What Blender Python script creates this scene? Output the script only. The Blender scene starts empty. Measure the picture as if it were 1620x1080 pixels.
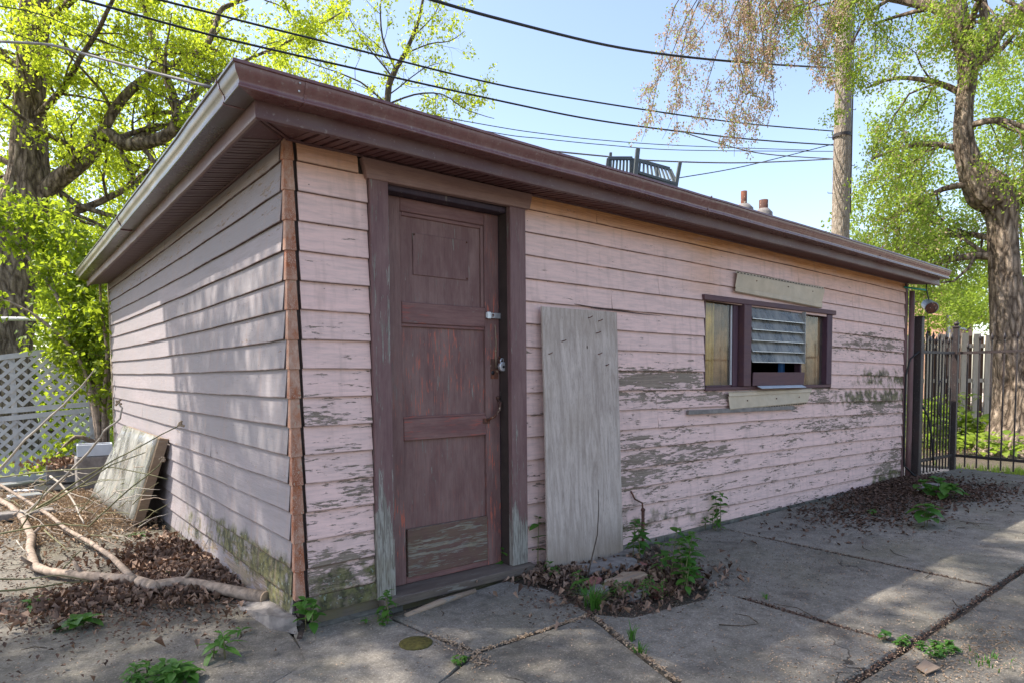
import bpy, math, random, zlib
import numpy as np
from mathutils import Vector, Matrix, noise as mnoise

# ------------------------------------------------------------------ camera, sky, sun, exposure
scene = bpy.context.scene
COL = scene.collection
CAM = dict(f=1022.7589, cx=819.1618, cy=656.5372, x=-1.1894, y=-3.3176, z=1.2826, yaw=-0.6794, pit=-0.055, rol=-0.0087)
def _basis():
    c, s = math.cos(CAM['yaw']), math.sin(CAM['yaw'])
    R = Vector((c, s, 0)); F = Vector((-s, c, 0)); U = Vector((0, 0, 1))
    c, s = math.cos(CAM['pit']), math.sin(CAM['pit'])
    F2 = F * c + U * s; U2 = -F * s + U * c
    c, s = math.cos(CAM['rol']), math.sin(CAM['rol'])
    return R * c + U2 * s, -R * s + U2 * c, F2
CR, CU, CF = _basis()
CP = Vector((CAM['x'], CAM['y'], CAM['z']))
def at(px, py, depth):
    """survey helper: the point seen at pixel (px, py) of the photograph, so many metres in front of the lens"""
    return CP + (CF + CR * ((px - CAM['cx']) / CAM['f']) - CU * ((py - CAM['cy']) / CAM['f'])) * depth
def on_plane(px, py, axis, v):
    d = at(px, py, 1.0) - CP
    return CP + d * ((v - CP[axis]) / d[axis])
def ground_at(px, py, z=-0.02):
    return on_plane(px, py, 2, z)

cam_data = bpy.data.cameras.new('camera')
cam = bpy.data.objects.new('camera', cam_data); COL.objects.link(cam)
cam_data.sensor_fit = 'HORIZONTAL'; cam_data.sensor_width = 36.0
cam_data.lens = 36.0 * CAM['f'] / 1620.0
cam_data.shift_x = (810.0 - CAM['cx']) / 1620.0
cam_data.shift_y = (CAM['cy'] - 540.0) / 1620.0
cam_data.clip_start = 0.05; cam_data.clip_end = 2000
cam.matrix_world = Matrix(((CR.x, CU.x, -CF.x, CP.x), (CR.y, CU.y, -CF.y, CP.y), (CR.z, CU.z, -CF.z, CP.z), (0, 0, 0, 1)))
scene.camera = cam

SUN_DIR = Vector((-0.59, 0.48, 1.0)).normalized()
SUN_STRENGTH = 3.1
SKY_STRENGTH = 0.135
EXPOSURE = 1.58
world = bpy.data.worlds.new('World'); scene.world = world; world.use_nodes = True
wn = world.node_tree.nodes; wl = world.node_tree.links
wn.clear()
w_out = wn.new('ShaderNodeOutputWorld'); w_bg = wn.new('ShaderNodeBackground'); w_sky = wn.new('ShaderNodeTexSky')
w_sky.sky_type = 'NISHITA'; w_sky.sun_disc = False
w_sky.sun_elevation = math.asin(SUN_DIR.z)
w_sky.sun_rotation = math.atan2(SUN_DIR.x, SUN_DIR.y)
w_sky.air_density = 1.0; w_sky.dust_density = 1.3; w_sky.ozone_density = 1.2
# thin high cloud mixed into the sky, thicker towards the horizon
w_tc = wn.new('ShaderNodeTexCoord'); w_map = wn.new('ShaderNodeMapping'); w_map.inputs['Scale'].default_value = (1.0, 1.0, 2.6)
w_n = wn.new('ShaderNodeTexNoise'); w_n.inputs['Scale'].default_value = 2.3; w_n.inputs['Detail'].default_value = 7; w_n.inputs['Roughness'].default_value = 0.55
w_r = wn.new('ShaderNodeValToRGB'); w_r.color_ramp.elements[0].position = 0.55; w_r.color_ramp.elements[1].position = 0.92
w_r.color_ramp.elements[1].color = (0.5, 0.5, 0.5, 1)
w_m = wn.new('ShaderNodeMix'); w_m.data_type = 'RGBA'
w_m.inputs['B'].default_value = (6.5, 7.0, 7.8, 1)
wl.new(w_tc.outputs['Generated'], w_map.inputs['Vector']); wl.new(w_map.outputs['Vector'], w_n.inputs['Vector'])
wl.new(w_n.outputs['Fac'], w_r.inputs['Fac'])
wl.new(w_r.outputs['Color'], w_m.inputs['Factor'])
wl.new(w_sky.outputs['Color'], w_m.inputs['A'])
w_t = wn.new('ShaderNodeMix'); w_t.data_type = 'RGBA'; w_t.blend_type = 'MULTIPLY'; w_t.inputs['Factor'].default_value = 1.0
w_t.inputs['B'].default_value = (1.0, 0.915, 0.87, 1)   # hazy spring air: the whole sky a little warmer
wl.new(w_m.outputs['Result'], w_t.inputs['A']); wl.new(w_t.outputs['Result'], w_bg.inputs['Color']); w_bg.inputs['Strength'].default_value = SKY_STRENGTH
wl.new(w_bg.outputs['Background'], w_out.inputs['Surface'])

sun_data = bpy.data.lights.new('sun', 'SUN'); sun_data.energy = SUN_STRENGTH; sun_data.angle = math.radians(0.53)
sun_data.color = (1.0, 0.94, 0.85)
sun = bpy.data.objects.new('sun', sun_data); COL.objects.link(sun)
sun.rotation_euler = (-SUN_DIR).to_track_quat('-Z', 'Y').to_euler(); sun.location = (0, 0, 20)

scene.view_settings.view_transform = 'Standard'; scene.view_settings.look = 'None'
scene.view_settings.gamma = 1.0; scene.view_settings.use_curve_mapping = False
scene.view_settings.exposure = EXPOSURE
scene.render.engine = 'CYCLES'
scene.cycles.max_bounces = 6; scene.cycles.diffuse_bounces = 4; scene.cycles.transparent_max_bounces = 8
scene.cycles.use_denoising = True

rng = np.random.default_rng(7)
random.seed(7)

# ------------------------------------------------------------------ materials
class Mat:
    """small helper for building a procedural node material"""
    def __init__(s, name, rough=0.8, spec=0.3, metal=0.0):
        s.m = bpy.data.materials.new(name); s.m.use_nodes = True
        s.t = s.m.node_tree; s.n = s.t.nodes; s.l = s.t.links
        s.b = s.n['Principled BSDF']
        s.b.inputs['Roughness'].default_value = rough
        s.b.inputs['Specular IOR Level'].default_value = spec
        s.b.inputs['Metallic'].default_value = metal
        s._tc = s.n.new('ShaderNodeTexCoord')
        s.obj = s._tc.outputs['Object']
    def _set(s, sock, v):
        if isinstance(v, bpy.types.NodeSocket): s.l.new(v, sock)
        elif v is not None:
            if hasattr(sock, 'default_value'):
                try: sock.default_value = v
                except Exception: sock.default_value = (*v, 1.0)
    def rand(s):
        return s.n.new('ShaderNodeObjectInfo').outputs['Random']
    def attr(s, name):
        a = s.n.new('ShaderNodeAttribute'); a.attribute_name = name; return a.outputs['Fac']
    def mapping(s, scale=(1, 1, 1), vec=None, loc=None, rot=None):
        m = s.n.new('ShaderNodeMapping'); s.l.new(vec or s.obj, m.inputs['Vector'])
        m.inputs['Scale'].default_value = scale
        if loc is not None: s._set(m.inputs['Location'], loc)
        if rot is not None: m.inputs['Rotation'].default_value = rot
        return m.outputs['Vector']
    def offset(s, vec=None, k=37.0):
        """shift the texture by the object's own random number so that no two pieces look alike"""
        v = s.n.new('ShaderNodeVectorMath'); v.operation = 'MULTIPLY_ADD'
        c = s.n.new('ShaderNodeCombineXYZ'); r = s.rand()
        for i in range(3): s.l.new(r, c.inputs[i])
        s.l.new(c.outputs[0], v.inputs[0]); v.inputs[1].default_value = (k, k * .7, k * 1.3); s.l.new(vec or s.obj, v.inputs[2])
        return v.outputs[0]
    def noise(s, scale, detail=4, rough=0.55, vec=None, dist=0.0):
        n = s.n.new('ShaderNodeTexNoise'); s.l.new(vec or s.obj, n.inputs['Vector'])
        n.inputs['Scale'].default_value = scale; n.inputs['Detail'].default_value = detail
        n.inputs['Roughness'].default_value = rough; n.inputs['Distortion'].default_value = dist
        return n.outputs['Fac']
    def voronoi(s, scale, vec=None, feature='F1', out='Distance'):
        n = s.n.new('ShaderNodeTexVoronoi'); s.l.new(vec or s.obj, n.inputs['Vector']); n.feature = feature
        n.inputs['Scale'].default_value = scale; return n.outputs[out]
    def ramp(s, fac, lo, hi, a=(0, 0, 0), b=(1, 1, 1), mode='LINEAR'):
        r = s.n.new('ShaderNodeValToRGB'); s.l.new(fac, r.inputs['Fac']); e = r.color_ramp.elements
        r.color_ramp.interpolation = mode
        e[0].position = lo; e[1].position = hi; e[0].color = (*a, 1); e[1].color = (*b, 1)
        return r.outputs['Color']
    def math(s, op, a, b=None, c=None, clamp=False):
        m = s.n.new('ShaderNodeMath'); m.operation = op; m.use_clamp = clamp
        s._set(m.inputs[0], a)
        if b is not None: s._set(m.inputs[1], b)
        if c is not None: s._set(m.inputs[2], c)
        return m.outputs[0]
    def mix(s, fac, a, b, mode='MIX'):
        m = s.n.new('ShaderNodeMix'); m.data_type = 'RGBA'; m.blend_type = mode
        s._set(m.inputs['Factor'], fac); 
        for k, v in (('A', a), ('B', b)):
            if isinstance(v, bpy.types.NodeSocket): s.l.new(v, m.inputs[k])
            else: m.inputs[k].default_value = (*v, 1)
        return m.outputs['Result']
    def z(s):
        x = s.n.new('ShaderNodeSeparateXYZ'); s.l.new(s.obj, x.inputs[0]); return x.outputs
    def color(s, v): s._set(s.b.inputs['Base Color'], v if isinstance(v, bpy.types.NodeSocket) else (*v, 1)); return s
    def rough(s, v): s._set(s.b.inputs['Roughness'], v); return s
    def bump(s, h, strength=0.5, dist=0.01):
        b = s.n.new('ShaderNodeBump'); b.inputs['Strength'].default_value = strength; b.inputs['Distance'].default_value = dist
        s.l.new(h, b.inputs['Height']); s.l.new(b.outputs['Normal'], s.b.inputs['Normal']); return s
    def translucent(s, col, fac):
        t = s.n.new('ShaderNodeBsdfTranslucent'); x = s.n.new('ShaderNodeMixShader'); o = s.n['Material Output']
        s._set(t.inputs['Color'], col if isinstance(col, bpy.types.NodeSocket) else (*col, 1)); x.inputs[0].default_value = fac
        s.l.new(s.b.outputs[0], x.inputs[1]); s.l.new(t.outputs[0], x.inputs[2]); s.l.new(x.outputs[0], o.inputs['Surface']); return s

def siding_material(name, axis, pink, worn, grey_amount):
    """flaking pink paint over weathered grey boards; 'peel', 'moss' and 'ochre' come from the board's own vertices"""
    m = Mat(name, 0.85, 0.2)
    st = (1.0, 1.0, 7.0) if axis == 'x' else (1.0, 1.0, 7.0)
    st = (0.9, 5.0, 6.0) if axis == 'x' else (5.0, 0.9, 6.0)
    v = m.mapping(st, m.offset())
    n1 = m.noise(3.4, 8, 0.62, v, 0.35)
    n2 = m.noise(13, 7, 0.72, v, 0.2)
    n3 = m.noise(1.1, 3, 0.5, v)
    peel, moss, ochre = m.attr('peel'), m.attr('moss'), m.attr('ochre')
    pv = m.math('ADD', m.math('MULTIPLY', n1, 0.46), m.math('MULTIPLY', n2, 0.54))
    pv = m.math('ADD', pv, m.math('MULTIPLY', peel, 0.195))
    flake = m.ramp(pv, 0.655, 0.663)
    # fine checks along the grain, only here and there
    fine = m.noise(7.0, 6, 0.7, m.mapping((1.0, 8.0, 16.0) if axis == 'x' else (8.0, 1.0, 16.0), m.offset()))
    crack = m.math('MULTIPLY', m.ramp(fine, 0.655, 0.70), m.ramp(n3, 0.45, 0.6))
    # weathered wood below the paint
    grain = m.noise(5.0, 8, 0.7, m.mapping((0.8, 12, 24) if axis == 'x' else (12, 0.8, 24), m.offset()), 0.6)
    wood = m.mix(m.ramp(grain, 0.35, 0.68), (0.115, 0.080, 0.060), (0.375, 0.300, 0.235))
    wood = m.mix(m.math('MULTIPLY', m.ramp(m.noise(2.2, 4, 0.5, v), 0.4, 0.7), 0.55), wood, (0.24, 0.20, 0.155))
    rim = m.math('SUBTRACT', m.ramp(pv, 0.640, 0.652), m.ramp(pv, 0.655, 0.660), clamp=True)
    # the paint: faded, chalky, dirty
    tone = m.mix(m.math('MULTIPLY', m.rand(), 1.0), pink, worn)
    tone = m.mix(m.ramp(n3, 0.35, 0.7), tone, worn)
    dirt = m.math('MULTIPLY', m.ramp(m.noise(6, 7, 0.65, m.mapping((1.0, 3, 9) if axis == 'x' else (3, 1.0, 9), m.offset())), 0.42, 0.75), grey_amount)
    tone = m.mix(dirt, tone, (0.25, 0.22, 0.22))
    och = m.math('MULTIPLY', ochre, m.ramp(m.noise(2.4, 5, 0.6, v), 0.15, 0.45), clamp=True)
    tone = m.mix(och, tone, m.mix(m.ramp(grain, 0.35, 0.6), (0.46, 0.20, 0.075), (0.74, 0.40, 0.19)))
    dots = m.math('LESS_THAN', m.voronoi(9.0, m.mapping((1, 1, 1.6), m.offset())), 0.045)
    col = m.mix(m.math('MAXIMUM', flake, m.math('MULTIPLY', crack, 0.85)), tone, wood)
    col = m.mix(m.math('MULTIPLY', dots, 0.75), col, (0.07, 0.05, 0.04))
    col = m.mix(m.math('MULTIPLY', rim, 0.35), col, (0.85, 0.66, 0.62))
    mn = m.noise(8, 6, 0.6, m.mapping((1, 1, 1), m.offset()))
    mossm = m.math('MULTIPLY', m.ramp(m.math('ADD', mn, m.math('MULTIPLY', moss, 0.26)), 0.60, 0.76), m.math('MULTIPLY', moss, 1.6, clamp=True), clamp=True)
    mc = m.mix(m.ramp(m.noise(22, 4, 0.6), 0.4, 0.62), (0.035, 0.04, 0.018), (0.15, 0.145, 0.055))
    mc = m.mix(m.ramp(m.noise(40, 3, 0.6), 0.62, 0.66), mc, (0.22, 0.25, 0.19))
    col = m.mix(m.math('MULTIPLY', mossm, 0.9), col, mc)
    # grime, rust and a painted-in overhang shadow along the lower lip, and vertical run marks
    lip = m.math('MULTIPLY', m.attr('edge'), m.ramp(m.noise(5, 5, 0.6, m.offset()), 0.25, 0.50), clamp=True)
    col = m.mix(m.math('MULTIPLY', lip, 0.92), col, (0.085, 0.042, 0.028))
    runs = m.noise(3.2, 5, 0.6, m.mapping((5.0, 5.0, 0.5)))
    col = m.mix(m.math('MULTIPLY', m.ramp(runs, 0.53, 0.72), 0.32), col, (0.33, 0.235, 0.20))
    m.color(col)
    h = m.math('ADD', m.math('MULTIPLY', flake, -0.6), m.math('MULTIPLY', grain, 0.5))
    h = m.math('ADD', h, m.math('MULTIPLY', crack, -0.5))
    m.bump(h, 0.8, 0.005)
    return m.m

def painted_wood(name, base, base2, chips, axis='z', chip_lo=0.66, wood=((0.10, 0.085, 0.07), (0.30, 0.27, 0.235)), wear=None, chip2=None):
    m = Mat(name, 0.62, 0.3)
    sc = {'z': (9, 9, 0.8), 'x': (0.8, 9, 9), 'y': (9, 0.8, 9)}[axis]
    v = m.mapping(sc, m.offset())
    n1 = m.noise(3.0, 8, 0.65, v, 0.3); n2 = m.noise(14, 5, 0.6, v)
    grain = m.noise(6, 7, 0.7, m.mapping(tuple(q * 2.2 if q > 1 else q for q in sc), m.offset()))
    pc = m.mix(m.ramp(m.noise(3.2, 7, 0.7, m.mapping(tuple(q * .35 if q > 1 else q for q in sc), m.offset())), 0.38, 0.62), base, base2)
    pc = m.mix(m.math('MULTIPLY', m.ramp(grain, 0.48, 0.70), 0.5), pc, tuple(c * 0.5 for c in base))
    wd = m.mix(m.ramp(grain, 0.35, 0.65), wood[0], wood[1])
    pv = m.math('ADD', m.math('MULTIPLY', n1, 0.6), m.math('MULTIPLY', n2, 0.4))
    if wear: pv = m.math('ADD', pv, m.math('MULTIPLY', m.attr('peel'), 0.25))
    chip = m.ramp(pv, chip_lo, chip_lo + 0.012)
    col = m.mix(chip, pc, m.mix(m.ramp(n2, 0.45, 0.55), chips, wd))
    if chip2:
        q = m.ramp(m.noise(9.0, 6, 0.65, m.mapping(sc, m.offset(k=11.0))), 0.575, 0.588)
        q = m.math('MULTIPLY', q, m.math('MULTIPLY', m.ramp(m.noise(3.5, 4, 0.5, m.offset(k=5.0)), 0.40, 0.55), m.ramp(m.attr('peel'), 0.08, 0.5)))
        col = m.mix(q, col, chip2)
    ml = m.math('MULTIPLY', m.attr('moss'), m.ramp(m.noise(9, 5, 0.6), 0.35, 0.6), clamp=True)
    col = m.mix(ml, col, (0.16, 0.14, 0.06))
    m.color(col)
    m.bump(m.math('ADD', m.math('MULTIPLY', chip, -0.7), m.math('MULTIPLY', grain, 0.5)), 0.5, 0.003)
    return m.m

M = {}
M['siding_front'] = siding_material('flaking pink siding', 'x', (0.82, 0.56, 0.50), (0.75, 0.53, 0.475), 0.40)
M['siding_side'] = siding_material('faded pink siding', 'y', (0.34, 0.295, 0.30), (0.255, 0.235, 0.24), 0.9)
M['casing'] = painted_wood('old maroon trim paint', (0.150, 0.080, 0.080), (0.205, 0.122, 0.115), (0.33, 0.315, 0.275), chip_lo=0.615, wear=True)
M['header'] = painted_wood('dusty brown header', (0.235, 0.140, 0.125), (0.30, 0.190, 0.160), (0.33, 0.27, 0.22), axis='x', chip_lo=0.66)
M['door'] = painted_wood('worn maroon door paint', (0.155, 0.080, 0.074), (0.225, 0.135, 0.120), (0.27, 0.20, 0.17), chip_lo=0.60, chip2=(0.42, 0.12, 0.08))
M['door_rail'] = painted_wood('worn maroon rail paint', (0.155, 0.074, 0.070), (0.225, 0.122, 0.108), (0.28, 0.21, 0.19), axis='x', chip_lo=0.62, chip2=(0.32, 0.085, 0.065))
M['door_dark'] = painted_wood('dark flaking jamb paint', (0.040, 0.027, 0.040), (0.060, 0.038, 0.050), (0.17, 0.20, 0.23), chip_lo=0.585)
M['kick'] = painted_wood('bare kick board', (0.13, 0.07, 0.06), (0.16, 0.09, 0.075), (0.27, 0.225, 0.165), axis='x', chip_lo=0.52)
M['sill'] = painted_wood('grey rotten sill', (0.125, 0.095, 0.078), (0.175, 0.14, 0.115), (0.28, 0.24, 0.20), axis='x', chip_lo=0.56)
M['window_trim'] = painted_wood('purple brown window paint', (0.115, 0.055, 0.058), (0.085, 0.045, 0.060), (0.16, 0.11, 0.10), axis='x', chip_lo=0.68)
M['mullion'] = painted_wood('dark window post', (0.060, 0.028, 0.045), (0.085, 0.040, 0.055), (0.15, 0.12, 0.12), chip_lo=0.68)

def rusty(name, base=(0.45, 0.42, 0.36), amount=0.35):
    m = Mat(name, 0.85, 0.25)
    v = m.offset(); v = m.mapping((1, 1, .55), v)
    n = m.noise(30, 8, 0.8, v); b = m.noise(6, 4, 0.6, v); sp = m.voronoi(160, v)
    rust = m.mix(m.ramp(n, 0.35, 0.65), (0.09, 0.026, 0.012), (0.38, 0.13, 0.05))
    rust = m.mix(m.ramp(b, 0.4, 0.7), rust, (0.25, 0.070, 0.028))
    col = m.mix(m.ramp(m.math('ADD', m.math('MULTIPLY', n, 0.6), m.math('MULTIPLY', b, 0.4)), amount, amount + 0.25), base, rust)
    col = m.mix(m.math('MULTIPLY', m.math('LESS_THAN', sp, 0.25), m.ramp(b, 0.4, 0.6)), col, tuple(c * 0.9 for c in base))
    col = m.mix(m.ramp(m.noise(48, 3, 0.6, v), 0.62, 0.68), col, (0.40, 0.30, 0.22))
    m.color(col); m.bump(n, 0.6, 0.003); return m.m
M['rust_cap'] = rusty('rusted galvanised corner cap', (0.56, 0.38, 0.29), 0.35)
M['rust'] = rusty('brown rust', (0.085, 0.045, 0.035), 0.47)

def metal_paint(name, c1, c2, rough=0.38, stain=None, stain_amt=0.0, axis=None):
    m = Mat(name, rough, 0.5)
    n = m.noise(3.0, 6, 0.6); f = m.noise(60, 3, 0.6)
    col = m.mix(m.ramp(n, 0.35, 0.7), c1, c2)
    col = m.mix(m.math('MULTIPLY', m.ramp(f, 0.62, 0.72), 0.5), col, (0.33, 0.29, 0.26))
    if stain:
        s = m.noise(2.5, 6, 0.65, m.mapping(axis or (1, 1, 1)))
        col = m.mix(m.math('MULTIPLY', m.ramp(s, 0.42, 0.66), stain_amt), col, stain)
    m.color(col); m.rough(m.ramp(n, 0.2, 0.9, (rough - .08,) * 3, (rough + .2,) * 3)); m.bump(m.noise(5, 3, 0.5), 0.15, 0.01); return m.m
M['gutter'] = metal_paint('brown enamelled gutter', (0.120, 0.045, 0.045), (0.160, 0.068, 0.064), 0.22, (0.24, 0.165, 0.14), 0.30, (9, 9, 1.0))
M['gutter_side'] = metal_paint('algae stained gutter', (0.070, 0.044, 0.040), (0.088, 0.058, 0.050), 0.26, (0.10, 0.12, 0.095), 0.6, (6, 0.8, 6))
M['fascia'] = metal_paint('brown fascia wrap', (0.085, 0.034, 0.036), (0.115, 0.050, 0.048), 0.45, (0.19, 0.14, 0.12), 0.4)
M['soffit'] = metal_paint('maroon soffit panel', (0.085, 0.032, 0.034), (0.110, 0.045, 0.044), 0.5)
M['soffit_side'] = metal_paint('grey brown soffit panel', (0.115, 0.070, 0.068), (0.145, 0.095, 0.09), 0.5)

def plain(name, c, rough=0.8, spec=0.3, metal=0.0, var=0.25, scale=8, bump=0.2, alpha=None):
    m = Mat(name, rough, spec, metal)
    n = m.noise(scale, 6, 0.6, m.offset())
    m.color(m.mix(m.ramp(n, 0.3, 0.7), tuple(x * (1 - var) for x in c), tuple(min(1, x * (1 + var)) for x in c)))
    if bump: m.bump(n, bump, 0.005)
    return m.m
M['dark'] = plain('dark shed interior', (0.012, 0.011, 0.011))
M['sheathing'] = plain('dark wall sheathing', (0.05, 0.035, 0.03))
M['roofing'] = plain('charcoal roof felt', (0.045, 0.043, 0.042), var=0.4, scale=30)
M['foundation'] = plain('mossy footing concrete', (0.155, 0.145, 0.115), var=0.45, scale=14, bump=0.7)
M['steel'] = plain('zinc plated steel', (0.55, 0.56, 0.58), 0.38, 0.5, 0.7, 0.2, 40, 0.1)
M['vinyl'] = plain('tan vinyl siding scrap', (0.47, 0.385, 0.28), 0.5, 0.35, var=0.12, scale=9)
M['vinyl_dark'] = plain('slot in vinyl', (0.05, 0.045, 0.04))
M['iron'] = metal_paint('black painted iron', (0.018, 0.015, 0.016), (0.030, 0.022, 0.022), 0.5, (0.09, 0.035, 0.02), 0.25)
M['black'] = plain('black cable sheath', (0.018, 0.018, 0.02), 0.55, 0.4)
M['grey_cable'] = plain('weathered grey cable', (0.16, 0.15, 0.15), 0.6)
M['teal'] = plain('teal cord', (0.02, 0.30, 0.25), 0.6)
M['white_paint'] = plain('old white lattice paint', (0.46, 0.46, 0.47), 0.6, var=0.15)
M['white_plastic'] = plain('pale box plastic', (0.48, 0.52, 0.57), 0.5, var=0.12)
M['galv'] = plain('dull galvanised pipe', (0.36, 0.37, 0.37), 0.45, 0.5, 0.5)
M['old_plank'] = painted_wood('weathered plank', (0.27, 0.19, 0.13), (0.33, 0.25, 0.18), (0.3, 0.27, 0.22), axis='x', chip_lo=0.56)
M['fence_wood'] = painted_wood('weathered fence picket', (0.42, 0.345, 0.26), (0.50, 0.42, 0.33), (0.36, 0.32, 0.27), chip_lo=0.58)
M['fence_dark'] = plain('shaded brown picket', (0.13, 0.075, 0.05))
M['chair_plastic'] = plain('dark green grey resin', (0.060, 0.068, 0.066), 0.45, 0.4)
M['curtain'] = plain('brown hanging curtain', (0.36, 0.22, 0.12), 0.9, var=0.6, scale=6)
M['curtain_yellow'] = plain('mustard hanging curtain', (0.62, 0.43, 0.14), 0.9, var=0.45, scale=5)
M['blue_cloth'] = plain('blue cloth', (0.05, 0.16, 0.42), 0.9)
M['brick_wall'] = plain('pale brick house wall', (0.42, 0.25, 0.17), var=0.25, scale=20)
M['stone'] = plain('broken grey concrete', (0.20, 0.18, 0.165), var=0.35, scale=16, bump=0.8)
M['red_brick'] = plain('broken red brick', (0.25, 0.105, 0.085), var=0.35, scale=18, bump=0.8)

def glass_mat(name, tint=(0.55, 0.6, 0.58), haze=0.25, hazec=(0.42, 0.44, 0.42)):
    m = Mat(name, 0.5, 0.5)
    n = m.noise(5, 6, 0.65, m.mapping((1, 1, 0.5), m.offset()))
    g = m.n.new('ShaderNodeBsdfTransparent'); g.inputs[0].default_value = (*tint, 1)
    r = m.n.new('ShaderNodeBsdfGlossy'); r.inputs['Color'].default_value = (.9, .9, .9, 1); r.inputs['Roughness'].default_value = 0.04
    f = m.n.new('ShaderNodeFresnel'); f.inputs[0].default_value = 1.36
    x1 = m.n.new('ShaderNodeMixShader'); m.l.new(m.math('MULTIPLY', f.outputs[0], m.math('SUBTRACT', 1.0, m.n.new('ShaderNodeNewGeometry').outputs['Backfacing'])), x1.inputs[0]); m.l.new(g.outputs[0], x1.inputs[1]); m.l.new(r.outputs[0], x1.inputs[2])
    m.color(hazec)
    x2 = m.n.new('ShaderNodeMixShader'); m._set(x2.inputs[0], m.math('MULTIPLY', m.ramp(n, 0.3, 0.7), haze * 2))
    m.l.new(x1.outputs[0], x2.inputs[1]); m.l.new(m.b.outputs[0], x2.inputs[2])
    m.l.new(x2.outputs[0], m.n['Material Output'].inputs['Surface'])
    return m.m
M['glass'] = glass_mat('dusty window glass', (0.9, 0.88, 0.82), 0.05)
M['louvre'] = glass_mat('hazy louvre glass', (0.45, 0.48, 0.46), 0.42, (0.30, 0.285, 0.25))
M['sheet'] = glass_mat('clouded plastic sheet', (0.75, 0.75, 0.72), 0.34, (0.42, 0.41, 0.37))

def plywood():
    m = Mat('weathered grey plywood', 0.85, 0.2)
    v = m.mapping((7, 7, 0.7))
    w = m.noise(2.6, 9, 0.62, v, 1.6); f = m.noise(12, 6, 0.75, m.mapping((16, 16, 0.7)))
    col = m.mix(m.ramp(w, 0.34, 0.66), (0.35, 0.285, 0.245), (0.58, 0.49, 0.43))
    col = m.mix(m.math('MULTIPLY', m.ramp(f, 0.52, 0.72), 0.7), col, (0.19, 0.16, 0.15))
    col = m.mix(m.math('MULTIPLY', m.ramp(m.noise(2.2, 4, 0.5), 0.5, 0.75), 0.5), col, (0.30, 0.235, 0.18))
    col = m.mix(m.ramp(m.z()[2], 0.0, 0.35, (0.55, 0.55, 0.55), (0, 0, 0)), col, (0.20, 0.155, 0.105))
    k = m.math('LESS_THAN', m.voronoi(5.5, m.mapping((1, 1, 0.6))), 0.05)
    ln = m.noise(9, 7, 0.8, m.mapping((34, 34, 0.9))); col = m.mix(m.math('MULTIPLY', m.ramp(ln, 0.56, 0.66), 0.75), col, (0.115, 0.09, 0.075))
    m.color(m.mix(m.math('MULTIPLY', k, 0.8), col, (0.05, 0.03, 0.02))); m.bump(m.math('ADD', w, m.math('ADD', f, ln)), 0.5, 0.004); return m.m
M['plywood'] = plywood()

def concrete(name, c1, c2, greenish=0.35):
    m = Mat(name, 0.92, 0.15)
    big = m.noise(0.9, 5, 0.6); mid = m.noise(5, 7, 0.65); fine = m.noise(70, 6, 0.7); vf = m.noise(115, 3, 0.7)
    col = m.mix(m.ramp(m.math('ADD', m.math('MULTIPLY', big, .5), m.math('MULTIPLY', mid, .5)), 0.38, 0.62), c1, c2)
    col = m.mix(m.math('MULTIPLY', m.ramp(fine, 0.36, 0.68), 0.55), col, tuple(x * 0.42 for x in c1))
    col = m.mix(m.math('MULTIPLY', m.ramp(vf, 0.58, 0.66), 0.6), col, (0.50, 0.45, 0.39))
    g = m.math('MULTIPLY', m.ramp(m.noise(1.3, 5, 0.6, m.mapping((1, 1, 1), loc=(5, 3, 1))), 0.48, 0.68), greenish)
    col = m.mix(g, col, (0.115, 0.11, 0.062))
    st = m.math('MULTIPLY', m.ramp(m.noise(3.0, 6, 0.6, m.mapping((1, 1, 1), loc=(9, 1, 2))), 0.56, 0.70), 0.6)
    col = m.mix(st, col, (0.060, 0.050, 0.045))
    # hairline cracks
    wv = m.n.new('ShaderNodeVectorMath'); wv.operation = 'MULTIPLY_ADD'; m.l.new(m.n.new('ShaderNodeTexNoise').outputs['Color'], wv.inputs[0]); wv.inputs[1].default_value = (.5, .5, 0); m.l.new(m.obj, wv.inputs[2])
    nn_ = wv.inputs[0].links[0].from_node; nn_.inputs['Scale'].default_value = 3.0; nn_.inputs['Detail'].default_value = 6; m.l.new(m.obj, nn_.inputs['Vector'])
    d = m.voronoi(0.75, wv.outputs[0], 'DISTANCE_TO_EDGE')
    cr = m.math('MULTIPLY', m.math('LESS_THAN', d, 0.0038), m.ramp(m.noise(0.8, 3, 0.5, m.mapping((1, 1, 1), loc=(2, 8, 0))), 0.52, 0.58))
    col = m.mix(m.math('MULTIPLY', cr, 0.8), col, (0.03, 0.024, 0.02))
    blot = m.noise(12, 8, 0.7, m.mapping((1, 1, 1), loc=(1, 4, 7)))
    col = m.mix(m.math('MULTIPLY', m.ramp(blot, 0.50, 0.66), 0.55), col, tuple(x * 0.5 for x in c1))
    col = m.mix(m.math('MULTIPLY', m.ramp(blot, 0.30, 0.42, (1, 1, 1), (0, 0, 0)), 0.35), col, tuple(x * 1.5 for x in c2))
    tone = m.ramp(m.rand(), 0.0, 1.0, (0.80, 0.79, 0.76), (1.12, 1.10, 1.08))
    col = m.mix(1.0, col, tone, 'MULTIPLY')
    m.color(col)
    m.bump(m.math('ADD', m.math('MULTIPLY', fine, 0.9), m.math('MULTIPLY', mid, 1.2)), 0.7, 0.006); return m.m
M['slab'] = concrete('worn concrete slab', (0.150, 0.137, 0.118), (0.268, 0.246, 0.214))
M['soil'] = concrete('dark dusty soil', (0.075, 0.058, 0.045), (0.13, 0.105, 0.08), 0.3)
M['dirt'] = plain('dry sunlit dirt', (0.60, 0.48, 0.38), var=0.25, scale=3)
M['lawn'] = plain('yard lawn', (0.10, 0.13, 0.03), var=0.5, scale=6)

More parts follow.
